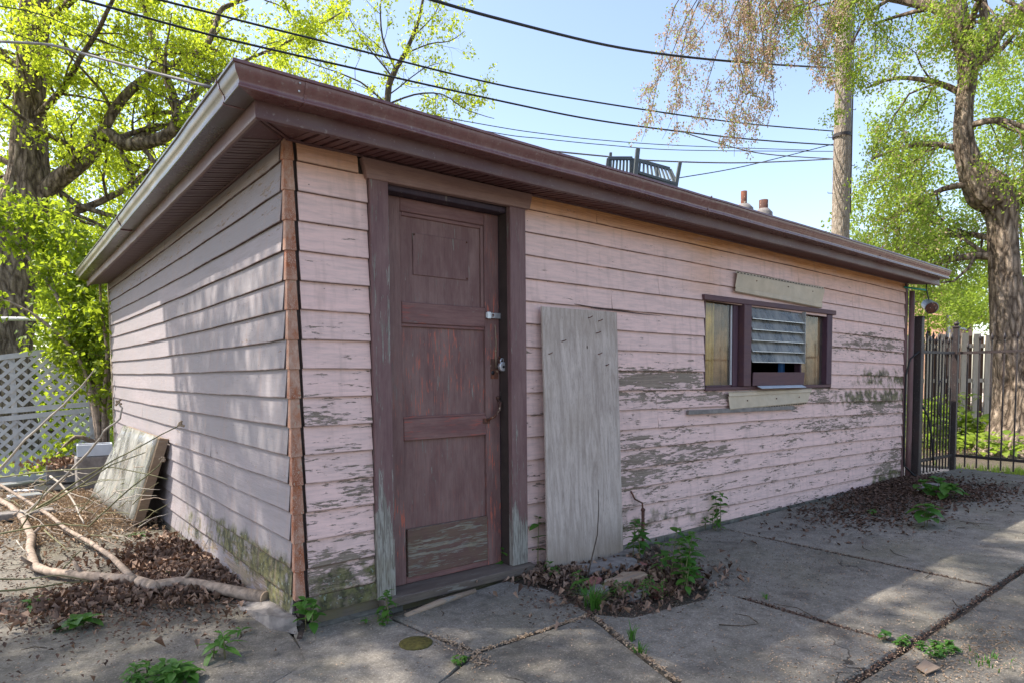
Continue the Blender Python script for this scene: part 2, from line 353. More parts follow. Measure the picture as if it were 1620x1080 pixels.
def bark(name, c1, c2, s=1.0, bd=0.05):
    m = Mat(name, 0.95, 0.1)
    v = m.mapping((8 * s, 8 * s, 2.2 * s))
    n = m.noise(1.6, 7, 0.6, v, 0.8); d = m.voronoi(1.2, m.mapping((9 * s, 9 * s, 2.8 * s)), 'DISTANCE_TO_EDGE')
    f = m.noise(40, 4, 0.7)
    h = m.math('ADD', m.math('MULTIPLY', n, 0.7), m.math('MULTIPLY', d, 0.8))
    col = m.mix(m.ramp(h, 0.30, 0.75), c1, c2); col = m.mix(m.math('MULTIPLY', m.ramp(f, 0.4, 0.7), 0.4), col, tuple(x * 0.5 for x in c1))
    m.color(col); m.bump(h, 1.0, bd); return m.m
M['bark'] = bark('deeply furrowed bark', (0.080, 0.058, 0.042), (0.46, 0.36, 0.27), 1.0, .10)
M['bark_thin'] = bark('smooth twig bark', (0.085, 0.065, 0.05), (0.20, 0.155, 0.115), 2)
M['pole_wood'] = bark('grey weathered pole', (0.25, 0.20, 0.155), (0.48, 0.42, 0.35), 1.6)
M['branch_bark'] = plain('pinkish tan branch bark', (0.285, 0.22, 0.17), 0.85, var=.5, scale=22, bump=.9)
M['twig_green'] = plain('green stem', (0.14, 0.13, 0.06), 0.7, var=0.3)
M['twig_pale'] = plain('dry pale stem', (0.38, 0.33, 0.27), 0.8, var=0.2)

def leaf_mat(name, a, b, tr, fac=0.45, rough=0.5):
    m = Mat(name, rough, 0.3)
    t = m.attr('tint'); r = m.rand()
    q = m.math('FRACT', m.math('ADD', t, r))
    col = m.mix(q, a, b); m.color(col)
    m.translucent(m.mix(q, tr, tuple(x * 0.75 for x in tr)), fac); return m.m
M['leaf_spring'] = leaf_mat('young yellow green leaves', (0.20, 0.26, 0.025), (0.33, 0.34, 0.035), (0.66, 0.78, 0.05), 0.60)
M['leaf_bush'] = leaf_mat('bright bush leaves', (0.08, 0.15, 0.018), (0.19, 0.25, 0.025), (0.48, 0.60, 0.035), 0.55)
M['leaf_elm'] = leaf_mat('fresh elm leaves', (0.13, 0.19, 0.03), (0.25, 0.30, 0.05), (0.46, 0.62, 0.07), 0.55)
M['leaf_seed'] = leaf_mat('tan dry samaras', (0.44, 0.29, 0.19), (0.60, 0.43, 0.31), (0.5, 0.34, 0.22), 0.4)
M['leaf_weed'] = leaf_mat('weed leaves', (0.045, 0.13, 0.022), (0.085, 0.19, 0.03), (0.14, 0.34, 0.04), 0.4)
M['leaf_far'] = leaf_mat('distant leaves', (0.14, 0.22, 0.03), (0.26, 0.33, 0.05), (0.45, 0.60, 0.07), 0.5)
M['leaf_dead'] = leaf_mat('dead brown leaves', (0.075, 0.042, 0.030), (0.36, 0.24, 0.17), (0.12, 0.06, 0.03), 0.1, 0.8)
M['leaf_pale'] = leaf_mat('pale brown leaves', (0.16, 0.09, 0.055), (0.36, 0.24, 0.165), (0.2, 0.1, 0.06), 0.1, 0.8)
M['mulch'] = leaf_mat('dark leaf crumbs', (0.060, 0.036, 0.027), (0.14, 0.085, 0.06), (0.08, 0.04, 0.02), 0.05, 0.9)
M['seed_fleck'] = leaf_mat('pale fallen seeds', (0.42, 0.32, 0.23), (0.30, 0.19, 0.12), (0.3, 0.2, 0.1), 0.05, 0.9)
M['straw'] = leaf_mat('dry straw litter', (0.34, 0.25, 0.17), (0.46, 0.34, 0.23), (0.3, 0.2, 0.12), 0.15, 0.9)

# ------------------------------------------------------------------ mesh helpers
def tag(o, label=None, cat=None, group=None, kind=None):
    if label: o['label'] = label
    if cat: o['category'] = cat
    if group: o['group'] = group
    if kind: o['kind'] = kind
    return o
def empty(name, loc=(0, 0, 0), label=None, cat=None, group=None, rz=0.0):
    o = bpy.data.objects.new(name, None); COL.objects.link(o); o.location = loc; o.rotation_euler = (0, 0, rz)
    o.empty_display_size = 0.1
    return tag(o, label, cat, group)
def link(name, me, mat=None, parent=None, loc=(0, 0, 0)):
    o = bpy.data.objects.new(name, me); COL.objects.link(o); o.location = loc
    if mat is not None and not me.materials: me.materials.append(mat)
    if parent is not None: o.parent = parent
    return o
class MB:
    """collects shapes into one mesh"""
    def __init__(s): s.v = []; s.f = []; s.sm = []
    def add(s, vs, fs, smooth=False):
        b = len(s.v); s.v += [tuple(p) for p in vs]; s.f += [tuple(i + b for i in f) for f in fs]; s.sm += [smooth] * len(fs); return s
    def box(s, x0, x1, y0, y1, z0, z1, mtx=None):
        vs = [Vector((x, y, z)) for z in (z0, z1) for y in (y0, y1) for x in (x0, x1)]
        if mtx is not None: vs = [mtx @ p for p in vs]
        return s.add(vs, [(0, 2, 3, 1), (4, 5, 7, 6), (0, 1, 5, 4), (2, 6, 7, 3), (0, 4, 6, 2), (1, 3, 7, 5)])
    def prism(s, poly, a, b, axis='x'):
        """poly in the plane across the axis, run from a to b (a, b floats, or lists of per-vertex 3D offsets)"""
        n = len(poly)
        def P(q, t): return {'x': (t, q[0], q[1]), 'y': (q[0], t, q[1]), 'z': (q[0], q[1], t)}[axis]
        vs = [P(q, a) for q in poly] + [P(q, b) for q in poly]
        return s.add(vs, [(i, (i + 1) % n, n + (i + 1) % n, n + i) for i in range(n)] + [tuple(range(n))[::-1], tuple(range(n, 2 * n))])
    def tube(s, pts, rad, k=6, cap=True, smooth=True, ridge=0.0):
        pts = [Vector(p) for p in pts]; n = len(pts)
        if not hasattr(rad, '__len__'): rad = [rad] * n
        up = Vector((0.13, 0.21, 0.97)); vs = []
        x = None
        for i, p in enumerate(pts):
            d = (pts[min(i + 1, n - 1)] - pts[max(i - 1, 0)]).normalized()
            if x is None:
                x = d.cross(up)
                if x.length < 1e-3: x = d.cross(Vector((1, 0, 0)))
            else: x = x - d * x.dot(d)
            x.normalize(); y = d.cross(x)
            for j in range(k):
                a = 2 * math.pi * j / k
                rr_ = rad[i]
                if ridge:
                    zq = p.z; rr_ *= 1 + ridge * mnoise.noise(Vector((math.cos(a) * 5.5, math.sin(a) * 5.5, zq * 1.1))) + ridge * .9 * mnoise.noise(Vector((math.cos(a) * 1.6, math.sin(a) * 1.6, zq * .9 + 7)))
                vs.append(p + (x * math.cos(a) + y * math.sin(a)) * rr_)
        fs = [(i * k + j, i * k + (j + 1) % k, (i + 1) * k + (j + 1) % k, (i + 1) * k + j) for i in range(n - 1) for j in range(k)]
        if cap: fs += [tuple(range(k))[::-1], tuple((n - 1) * k + j for j in range(k))]
        return s.add(vs, fs, smooth)
    def ball(s, c, r, u=8, w=5, sz=1.0):
        c = Vector(c); vs = [c + Vector((0, 0, -r * sz))]
        for i in range(1, w):
            ph = -math.pi / 2 + math.pi * i / w
            for j in range(u):
                a = 2 * math.pi * j / u; vs.append(c + Vector((r * math.cos(ph) * math.cos(a), r * math.cos(ph) * math.sin(a), r * sz * math.sin(ph))))
        vs.append(c + Vector((0, 0, r * sz))); t = len(vs) - 1; fs = []
        for j in range(u):
            fs.append((0, 1 + (j + 1) % u, 1 + j)); fs.append((t, 1 + (w - 2) * u + j, 1 + (w - 2) * u + (j + 1) % u))
            for i in range(w - 2): fs.append((1 + i * u + j, 1 + i * u + (j + 1) % u, 1 + (i + 1) * u + (j + 1) % u, 1 + (i + 1) * u + j))
        return s.add(vs, fs, True)
    def mesh(s, name, mat=None, attrs=None):
        me = bpy.data.meshes.new(name); me.from_pydata(s.v, [], s.f)
        if any(s.sm): me.polygons.foreach_set('use_smooth', s.sm)
        if attrs:
            for k, a in attrs.items():
                at_ = me.attributes.new(k, 'FLOAT', 'POINT'); at_.data.foreach_set('value', [float(q) for q in a])
        if mat is not None: me.materials.append(mat)
        me.update(); return me
    def build(s, name, mat, parent=None, attrs=None, loc=(0, 0, 0)):
        return link(name, s.mesh(name, mat, attrs), None, parent, loc)
def box_mesh(name, dims, mat, bev=0.0):
    mb = MB(); x, y, z = dims; mb.box(-x / 2, x / 2, -y / 2, y / 2, -z / 2, z / 2); me = mb.mesh(name, mat)
    return me
def bevel(o, w=0.004, seg=1):
    md = o.modifiers.new('bevel', 'BEVEL'); md.width = w; md.segments = seg; md.limit_method = 'ANGLE'; return o
def copy_tree(o, parent=None):
    c = o.copy(); COL.objects.link(c)
    if parent is not None: c.parent = parent
    for ch in o.children: copy_tree(ch, c)
    return c
def big_mesh(name, V, F, mat, tint=None, smooth=False):
    """numpy arrays straight into a mesh (triangles)"""
    me = bpy.data.meshes.new(name); nv, nf = len(V), len(F)
    me.vertices.add(nv); me.vertices.foreach_set('co', np.ascontiguousarray(V, dtype=np.float32).ravel())
    me.loops.add(nf * 3); me.loops.foreach_set('vertex_index', np.ascontiguousarray(F, dtype=np.int32).ravel())
    me.polygons.add(nf); me.polygons.foreach_set('loop_start', np.arange(0, nf * 3, 3, dtype=np.int32))
    if tint is not None:
        a = me.attributes.new('tint', 'FLOAT', 'POINT'); a.data.foreach_set('value', np.ascontiguousarray(tint, dtype=np.float32))
    me.materials.append(mat); me.update(calc_edges=True); return me
def unit(a): return a / np.maximum(np.linalg.norm(a, axis=-1, keepdims=True), 1e-9)
def leaves(name, centers, size, mat, parent=None, droop=0.25, aspect=0.55, up=0.3, rg=rng, curl=0.25, flat=0.0):
    """one small folded leaf (four triangles' worth of outline) for every centre"""
    C = np.asarray(centers, float); n = len(C)
    if n == 0: return None
    d = unit(rg.normal(size=(n, 3)) + np.array([0, 0, -droop * 2])); nn = unit(rg.normal(size=(n, 3)) + np.array([0, 0, up * 3]))
    if flat:
        d[:, 2] *= (1 - flat); d = unit(d); nn = unit(rg.normal(size=(n, 3)) * (1 - flat) + np.array([0, 0, 1.0]))
    sd = unit(np.cross(d, nn)); nn = np.cross(sd, d)
    L = (np.asarray(size) * rg.uniform(0.6, 1.25, n))[:, None]; Wd = L * aspect * 0.5
    base = C - d * L * 0.5; tip = C + d * L * 0.5 - nn * L * curl * 0.5
    lf = C + sd * Wd + nn * L * curl * 0.35 - d * L * 0.05; rt = C - sd * Wd + nn * L * curl * 0.35 - d * L * 0.05
    V = np.stack([base, lf, tip, rt], 1).reshape(-1, 3); i = np.arange(n)[:, None] * 4
    F = np.stack([np.hstack([i, i + 1, i + 2]), np.hstack([i, i + 2, i + 3])], 1).reshape(-1, 3)
    me = big_mesh(name, V, F, mat, np.repeat(rg.uniform(0, 1, n), 4))
    return link(name, me, None, parent)
# ------------------------------------------------------------------ the shed
L_, D_ = 7.80, 6.40
def sf(x): return -0.073 * max(0.0, x / 7.82) ** 2          # the front wall sags towards its far end
def sl(y): return 0.059 * max(0.0, y / 6.43) ** 2
ROW0, EXP = 2.40, 0.15
PEEL = [(2.92,1.27,.59,.065,1.4),(3.09,1.12,1.01,.062,1.0),(2.62,.82,.34,.059,1.0),(3.21,.8,.35,.053,.7),(2.7,.66,.39,.074,1.1),(3.34,.66,.56,.081,1.0),(4.0,.69,.53,.046,.7),(2.62,.52,.47,.069,1.1),(3.26,.48,.27,.053,.7),(5.58,1.09,.28,.094,1.1),(6.86,1.66,.92,.104,1.0),(6.21,1.67,.32,.07,.8),(7.2,1.86,.47,.061,.6),(7.05,1.28,.96,.061,.7),(6.72,1.01,.9,.059,.7),(7.25,.9,.88,.055,1.2),(6.1,.75,.72,.064,.9),(5.39,.79,.42,.066,.9),(4.94,.92,.31,.038,.7),(5.02,.21,.25,.051,.7),(7.48,.14,.5,.096,1.1),(7.66,.36,.2,.065,1),(.25,.66,.22,.035,.8),(.26,.32,.23,.049,1.1),(.24,.24,.27,.052,1.3),(.33,.98,.15,.027,.6),(2.92,1.77,.32,.1,.3),(2.55,.16,.22,.049,1.0),(2.77,1.57,.4,.074,.4),(.34,1.15,.19,.052,.5),(1.78,1.37,.12,.873,.3)]
MOSS = [(7.24,1.27,.78,.077,.8),(7.16,1.05,1.08,.069,1.0),(.24,.2,.27,.07,1.0),(2.62,.15,.47,.06,.7),(3.26,.13,.55,.064,.6),(7.49,.02,.6,.096,.9),(2.62,.34,.39,.05,.4),(.45,.1,.25,.08,.9)]
LMOSS = [(.41,.21,.63,.094,1.2),(1.02,.24,.63,.085,.9),(2.01,.17,.66,.101,.6),(.21,.1,.21,.091,1.0)]
LPEEL = [(.29,.31,.34,.055,.8),(.14,2.15,.31,.064,.5),(2.32,.8,1.62,.052,.4),(.76,.13,.57,.122,1.0),(1.65,.07,.81,.096,.7),(.19,1.48,.32,.05,.4)]
def field(l, x, z, base=0.0):
    v = base
    for cx, cz, rx, rz, a in l: v = max(v, a * math.exp(-(((x - cx) / (rx * 1.25)) ** 4 + ((z - cz) / (rz * 1.45)) ** 4)))
    return v
shed = empty('wooden_shed', (0, 0, 0), 'low pink clapboard shed with peeling paint, maroon door and brown gutter', 'shed')

def board(axis, a0, a1, z, top, row, zlo=None):
    """one clapboard: thick at its lower edge, thin at the top, a little wavy; a0..a1 along the wall"""
    n = max(2, int((a1 - a0) / 0.22)); mb = MB(); peel = []; moss = []; och = []; edge = []
    vs = []
    sag = sf if axis == 'x' else sl
    lift = random.uniform(-.0015, .003)
    for i in range(n + 1):
        a = a0 + (a1 - a0) * i / n
        wob = (mnoise.noise(Vector((a * 1.7, row * 3.1, 2.0 if axis == 'x' else 9.0)))) * 0.005
        zz = z + sag(a) + wob
        for (t, h) in ((0.0, 0.0), (-0.019 - lift, 0.0), (-0.0187 - lift, 0.0075), (-0.012 - lift * .5, 0.075), (-0.005, top), (0.0, top)):
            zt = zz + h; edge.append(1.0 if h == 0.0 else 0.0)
            if h == top and row == 0: zt = 2.498 + (-.03 * max(0.0, a / 7.82) ** 2 if axis == 'x' else sl(a) * .7)
            vs.append((a, t, zt) if axis == 'x' else (t, a, zt))
            if axis == 'x':
                base = 0.18 + 0.20 * (zt < 1.62) + 0.1 * (zt < .8) + 0.1 * (a < .45) * (zt < 1.2)
                peel.append(field(PEEL, a, zt, base / .86) * .86); moss.append(field(MOSS, a, zt, 0.15 * (zt < .12)))
                och.append(max(0.0, min(1.0, (zt - 2.34) / .10)) * (1.0 if a > 1.5 else 0.7) + .35 * math.exp(-((a - 3.55) / .25) ** 2) * (zt > 2.0) + (.25 if (a > 5 and zt > 2.1) else 0))
            else:
                base = 0.16 + 0.30 * (zt > 2.2)
                peel.append(field(LPEEL, a, zt, base)); moss.append(field(LMOSS, a, zt, 0.3 * (zt < .1)))
                och.append(0.0)
    fs = []
    for i in range(n):
        b = i * 6
        for k in range(5): fs.append((b + k, b + k + 1, b + k + 7, b + k + 6) if axis == 'y' else (b + k + 6, b + k + 7, b + k + 1, b + k))
    fs += [(5, 4, 3, 2, 1, 0) if axis == 'y' else (0, 1, 2, 3, 4, 5)]; e = n * 6
    fs += [(e, e + 1, e + 2, e + 3, e + 4, e + 5) if axis == 'y' else (e + 5, e + 4, e + 3, e + 2, e + 1, e)]
    mb.add(vs, fs)
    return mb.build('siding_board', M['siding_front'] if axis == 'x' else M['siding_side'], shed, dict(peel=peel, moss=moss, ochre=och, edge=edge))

WX0, WX1, WZ0, WZ1 = 3.535, 5.80, 1.175, 1.935          # window opening
DX0, DX1 = 0.440, 1.545                                   # outer edges of the door casing
joints = {0: [2.22], 1: [5.1], 3: [2.92], 4: [2.38], 5: [2.9], 7: [2.2], 8: [6.9], 9: [2.9], 10: [2.92, 6.15], 11: [2.95, 5.6], 12: [2.95], 13: [3.66, 6.6], 14: [2.95], 15: [5.2], 16: [3.7, 5.9], 2: [6.3], 6: [6.5]}
for r in range(17):
    z = ROW0 - EXP * r
    segs = [(0.052, DX0 - 0.004 if r else 0.385), ((DX1 + 0.004) if r else 1.585, L_ - 0.05)]
    if r == 16: segs = segs[1:]
    out = []
    for a, b in segs:
        cuts = [a] + [j for j in joints.get(r, []) if a < j < b] + [b]
        for p, q in zip(cuts[:-1], cuts[1:]): out.append((p + .0008, q - .0008))
    fin = []
    for a, b in out:
        if 4 <= r <= 8 and b > WX0 and a < WX1:          # rows cut by the window
            if a < WX0: fin.append((a, WX0 - .004))
            if b > WX1: fin.append((WX1 + .004, b))
        else: fin.append((a, b))
    for a, b in fin: board('x', a, b, z, 0.153 if r else 0.1, r)
    cuts = [0.052, {0: 2.9, 1: 4.1, 2: 1.9, 3: 3.3, 4: 2.6, 5: 4.6, 6: 2.1, 7: 1.55, 8: 3.8, 9: 2.7, 10: 4.3, 11: 1.6, 12: 3.1, 13: 2.2, 14: 3.9, 15: 1.8, 16: 2.8}[r], D_ - 0.03]
    for a, b in zip(cuts[:-1], cuts[1:]): board('y', a + .0008, b - .0008, z, 0.153 if r else 0.1, r)
# the rotted strip and plank under the first front row, left of the door
sp = MB(); sp.prism([(-0.006, 0.062), (-0.024, 0.058), (-0.018, 0.148), (-0.004, 0.150)], 0.03, 0.455, 'x')
link('siding_board', sp.mesh('siding_board', M['siding_front'], dict(peel=[1.3] * 8, moss=[1.1] * 8, ochre=[0] * 8)), None, shed)['label'] = 'rotted dark lowest board'
sp = MB(); sp.prism([(0.012, -0.03), (-0.008, -0.03), (-0.008, 0.056), (0.012, 0.060)], 0.06, 0.51, 'x')
bevel(sp.build('sill_plank', M['sill'], shed, dict(peel=[.6] * 8, moss=[.5] * 8)))

# corner caps: one folded, rusted cap per course
for r in range(16):
    z = ROW0 - EXP * r; zt = z + 0.150 if r else 2.498
    dx = random.uniform(-.0015, .0015); w = .034 + random.uniform(-.002, .002)
    b, t = 0.0208, 0.0172
    vs = [(w, -b + .004 + dx, z - .004), (-b + .004, -b + .004 + dx, z - .006), (-b + .004, w * .5, z - .004), (w - .004, -t + .002, zt), (-t + .002, -t + .002, zt), (-t + .002, w * .48, zt),
          (w, -b + .008, z - .004), (-b + .008, -b + .008, z - .006), (-b + .008, w * .5, z - .004), (w - .004, -t + .006, zt), (-t + .006, -t + .006, zt), (-t + .006, w * .48, zt)]
    # small outward flare at the bottom lip
    fl = [(w + .001, -b - .002 + dx, z - .002), (-b - .002, -b - .002 + dx, z - .004), (-b - .002, w * .5, z - .002)]
    vs += fl
    fs = [(12, 13, 4, 3), (13, 14, 5, 4), (0, 1, 13, 12), (1, 2, 14, 13), (6, 7, 1, 0), (7, 8, 2, 1), (9, 10, 7, 6), (10, 11, 8, 7), (3, 4, 10, 9), (4, 5, 11, 10)]
    mb = MB(); mb.add(vs, fs)
    o = mb.build('corner_cap', M['rust_cap'], shed)
    if r == 15: o['label'] = 'lowest corner cap, split and pale'

# walls behind the boards, open at the door and the window
wl_ = MB()
def wallbox(x0, x1, z0, z1): wl_.box(x0, x1, 0.004, 0.084, z0, z1)
wallbox(0.004, DX0 + .11, 0.02, 2.49); wallbox(1.41, WX0, 0.02, 2.49); wallbox(WX1, L_ - .02, 0.02, 2.44)
wallbox(DX0 + .11, 1.41, 2.385, 2.49); wallbox(WX0, WX1, 0.02, WZ0 - .002); wallbox(WX0, WX1, WZ1 + .002, 2.45)
wl_.build('front_wall', M['sheathing'], shed)
MB().box(0.004, 0.084, 0.084, D_ - .02, 0.02, 2.49).build('side_wall', M['sheathing'], shed)
MB().box(L_ - .10, L_ - .02, 0.084, D_ - .02, 0.02, 2.44).build('side_wall', M['sheathing'], shed)
MB().box(0.084, L_ - .10, D_ - .10, D_ - .02, 0.02, 2.44).build('back_wall', M['sheathing'], shed)
MB().box(0.084, L_ - .10, 0.084, D_ - .10, 0.0, 0.03).build('shed_floor', M['dark'], shed)
ft = MB(); n = 26
for i in range(n):
    x = -0.02 + (L_ + .02) * i / n; x2 = -0.02 + (L_ + .02) * (i + 1) / n
    y = -0.03 - .035 * (x < .5) + mnoise.noise(Vector((x * 2, 0, 0))) * .015
    ft.box(x + .0, x2, y, 0.2, -0.12, 0.018 - .02 * (x < 1.6) + sf(x) * .6 + mnoise.noise(Vector((x * 3, 5, 0))) * .008)
ft.box(-0.02, 0.2, 0.21, D_, -0.12, 0.02)
ft.build('footing', M['foundation'], shed)
# corner posts at the far ends
MB().box(-0.022, 0.0, D_ - .028, D_ + .03, 0.0, 2.53).build('corner_board', M['vinyl'], shed)['label'] = 'pale corner board at the back of the side wall'
cb = MB(); cb.box(L_ - .046, L_ + .02, -0.024, 0.0, 0.0, 2.44); cb.build('corner_board', M['casing'], shed, dict(peel=[0.2] * 8, moss=[0.0] * 8))

# eave: soffit panels, fascia, gutter
OX, OY = 0.225, 0.285                                       # fascia distance from the side and the front wall
SZ, FZ = 2.500, 2.462
def ex(x): return -0.055 * max(0, x / 8.1) ** 2
XE, YE = L_ + 0.24, D_ + 0.05                                # ends of the eaves
def soffit_piece(axis):
    m = MB(); w = .094
    prof = [(0, 0), (w * .36, 0), (w * .37, .020), (w * .58, .020), (w * .59, 0), (w - .002, 0), (w, .003), (w, .024), (0, .024)]
    if axis == 'x':
        m.add([(p, 0, q) for p, q in prof] + [(p, -OY, q + FZ - SZ) for p, q in prof], [tuple(range(9)), tuple(range(9, 18))[::-1]] + [(i, i + 9, (i + 1) % 9 + 9, (i + 1) % 9) for i in range(9)])
        return m.mesh('soffit_panel', M['soffit'])
    m.add([(0, p, q) for p, q in prof] + [(-OX, p, q + FZ - SZ) for p, q in prof], [tuple(range(9))[::-1], tuple(range(9, 18))] + [(i, (i + 1) % 9, (i + 1) % 9 + 9, i + 9) for i in range(9)])
    return m.mesh('soffit_panel', M['soffit_side'])
sx_, sy_ = soffit_piece('x'), soffit_piece('y')
PW = .102
x = 0.03
while x + PW < XE: link('soffit_panel', sx_, None, shed, (x, -.002, SZ + ex(x))); x += PW
y = 0.03
while y + PW < YE: link('soffit_panel', sy_, None, shed, (-.002, y, SZ + sl(y) * .7)); y += PW
# corner soffit with its mitre strips
cs = MB(); cs.add([(-OX, -OY, FZ + .004), (.028, -OY, FZ + .004), (.028, 0, SZ + .004), (0, 0, SZ + .004), (0, .028, SZ + .004), (-OX, .028, FZ + .004)], [(0, 1, 2, 3), (0, 3, 4, 5)])
cs.add([(-OX, -OY, FZ + .012), (.028, -OY, FZ + .012), (.028, 0, SZ + .012), (0, 0, SZ + .012), (0, .028, SZ + .012), (-OX, .028, FZ + .012)], [(3, 2, 1, 0), (5, 4, 3, 0)])
cs.build('soffit_corner', M['soffit'], shed)
for dx in (-.016, .010):
    MB().tube([(dx + .004, -.006 - dx * .3, SZ - .002), (-OX + dx + .012, -OY + .012 - dx * .3, FZ - .002)], .0075, 4, smooth=False).build('mitre_strip', M['fascia'], shed)
# J trim against the wall
n = 48
def strip(name, pts, prof, mat, parent, along, closed=True, smooth=False):
    """sweep a profile (outward, up) along points; along = 'x' sweeps the front, 'y' the side"""
    k = len(prof); vs = []
    for p, (mx) in pts:
        for o_, u_ in prof: vs.append((p[0] + o_ * mx[0], p[1] + o_ * mx[1], p[2] + u_))
    fs = []
    for i in range(len(pts) - 1):
        for j in range(k if closed else k - 1):
            a, b = i * k + j, i * k + (j + 1) % k
            fs.append((a, b, b + k, a + k))
    if closed: fs += [tuple(range(k)), tuple(range((len(pts) - 1) * k, len(pts) * k))[::-1]]
    m = MB(); m.add(vs, fs, smooth); me = m.mesh(name, mat)
    import bmesh
    bm = bmesh.new(); bm.from_mesh(me); bmesh.ops.recalc_face_normals(bm, faces=bm.faces); bm.to_mesh(me); bm.free()
    return link(name, me, None, parent)
def dz(t, k): return .0045 * mnoise.noise(Vector((t * 1.1, k, 0))) + .002 * mnoise.noise(Vector((t * 4.0, k, 3)))
front_pts = lambda y0, xs, xe, zf, mit: [((xs, y0, zf + ex(0)), (mit, -1))] + [((xs + (xe - xs) * i / n, y0 + dz(i * 8 / n, 7) * (i > 1), zf + ex(xs + (xe - xs) * i / n) + dz(i * 8 / n, 1) * (i > 1)), (0, -1)) for i in range(1, n + 1)]
side_pts = lambda x0, ys, ye, zf, mit: [((x0, ys, zf), (-1, mit))] + [((x0 + dz(i * 8 / n, 9) * (i > 1), ys + (ye - ys) * i / n, zf + sl(ys + (ye - ys) * i / n) * .6 + dz(i * 8 / n, 4) * (i > 1)), (-1, 0)) for i in range(1, n + 1)]
jt = [(.0, -.008), (.018, -.010), (.020, .0), (.0, .004)]
strip('wall_trim', front_pts(-.004, -.004, L_, SZ - .002, 0), jt, M['fascia'], shed, 'x')
strip('wall_trim', side_pts(-.004, -.004, D_, SZ - .002, 0), jt, M['fascia'], shed, 'y')
# fascia: a board wrapped in brown metal with a rounded lower nose
fa = [(-.014, -.004), (.002, -.008), (.010, -.002), (.012, .010), (.012, .085), (-.014, .085)]
strip('fascia', front_pts(-OY, -OX, XE, FZ, -1.0), fa, M['fascia'], shed, 'x')
strip('fascia', side_pts(-OX, -OY, YE, FZ, -1.0), fa, M['fascia'], shed, 'y')
# K style gutter: flat bottom, ogee face, rolled lip, open at the top
GB = 2.533
def gut(w):
    g = [(0.0, .095), (0.0, 0.0), (w * .76, 0.0), (w * .785, .003), (w * .785, .009), (w * .745, .014), (w * .735, .024), (w * .77, .038), (w * .84, .050), (w * .90, .062), (w * .925, .078),
         (w * .935, .086), (w, .089), (w, .099), (w * .985, .102), (w * .93, .102)]
    inn = [(a - .004, b + .003) for a, b in g[2:11]][::-1]
    return g + [(w * .90, .094)] + inn + [(.004, .004), (.004, .095)]
gf = strip('gutter', front_pts(-OY - .014, -OX - .014, XE + .03, GB, -1.0), gut(.122), M['gutter'], shed, 'x', smooth=True)
gs = strip('gutter', side_pts(-OX - .014, -OY - .014, YE + .02, GB, -1.0), gut(.122), M['gutter_side'], shed, 'y', smooth=True)
for g_ in (gf, gs):
    try:
        g_.data.set_sharp_from_angle(angle=math.radians(38))
    except Exception: pass
gs['label'] = 'algae streaked gutter along the side wall'; gf['label'] = 'brown gutter along the front eave'
# seam bands and screws near the corner
def band(axis, p):
    prof = [(a + (.003 if i < 16 else 0), b - (.002 if b < .03 else 0)) for i, (a, b) in enumerate(gut(.122))][1:15]
    if axis == 'x': pts = [((p, -OY - .014, GB), (0, -1)), ((p + .012, -OY - .014, GB), (0, -1))]
    else: pts = [((-OX - .014, p, GB), (-1, 0)), ((-OX - .014, p + .014, GB), (-1, 0))]
    strip('gutter_seam', pts, prof, M['gutter'], shed, axis)
band('x', -.05); band('y', -.17); band('x', 3.02); band('y', 2.9); band('x', 6.05)
for z_ in (.045, .075):
    s_ = MB(); s_.ball((-.075, -OY - .014 - (.100 if z_ < .06 else .114), GB + z_), .006, 6, 4); s_.build('screw', M['steel'], gf)
# flat capping / roof just behind the gutter
rf = MB()
X0, Y0, Z0 = -OX - .02, -OY - .02, 2.615
zr = Z0 + .14
rf.add([(X0, Y0, Z0), (XE, Y0, Z0 - .055), (XE, YE, Z0 - .02), (X0, YE, Z0), (2.6, 3.0, zr + .09), (5.4, 3.0, zr + .09)], [(0, 1, 5, 4), (1, 2, 5), (2, 3, 4, 5), (3, 0, 4)])
rf.add([(X0, Y0, Z0 - .02), (XE, Y0, Z0 - .075), (XE, YE, Z0 - .04), (X0, YE, Z0 - .02)], [(0, 3, 2, 1)])
rf.build('roof', M['roofing'], shed)
for px, py0, d, r_, h in ((1177, 303, 6.0, .028, .12), (1208, 317, 6.35, .043, .085)):
    p = at(px, py0, d); v = MB(); v.tube([(p.x, p.y, p.z - h - .16), (p.x, p.y, p.z)], r_, 10); vo = v.build('roof_vent', M['rust'], shed)
    v = MB(); v.tube([(p.x, p.y, 2.6), (p.x, p.y, p.z - h - .04), (p.x, p.y, p.z - h)], [.10, .085, .05], 10); v.build('vent_collar', M['stone'], vo)

# ---------------- door
door = empty('door', (0, 0, 0)); door.parent = shed
def pbox(name, x0, x1, y0, y1, z0, z1, mat, parent, peel=0.0, moss=0.0, bev=.004, cells=6, axis='z', pf=None):
    """a beam with a few cross cuts so that wear can vary along it"""
    m = MB(); vs = []; pe = []; mo = []
    for i in range(cells + 1):
        t = i / cells
        if axis == 'z': z = z0 + (z1 - z0) * t; ring = [(x0, y0, z), (x1, y0, z), (x1, y1, z), (x0, y1, z)]
        else: x = x0 + (x1 - x0) * t; ring = [(x, y0, z1), (x, y0, z0), (x, y1, z0), (x, y1, z1)]
        vs += ring
        for q in ring:
            pe.append(pf(q)[0] if pf else peel); mo.append(pf(q)[1] if pf else moss)
    fs = [(i * 4 + j, i * 4 + (j + 1) % 4, i * 4 + 4 + (j + 1) % 4, i * 4 + 4 + j) for i in range(cells) for j in range(4)] + [(3, 2, 1, 0), tuple(cells * 4 + j for j in range(4))]
    m.add(vs, fs); o = m.build(name, mat, parent, dict(peel=pe, moss=mo)); bevel(o, bev) if bev else None
    return o
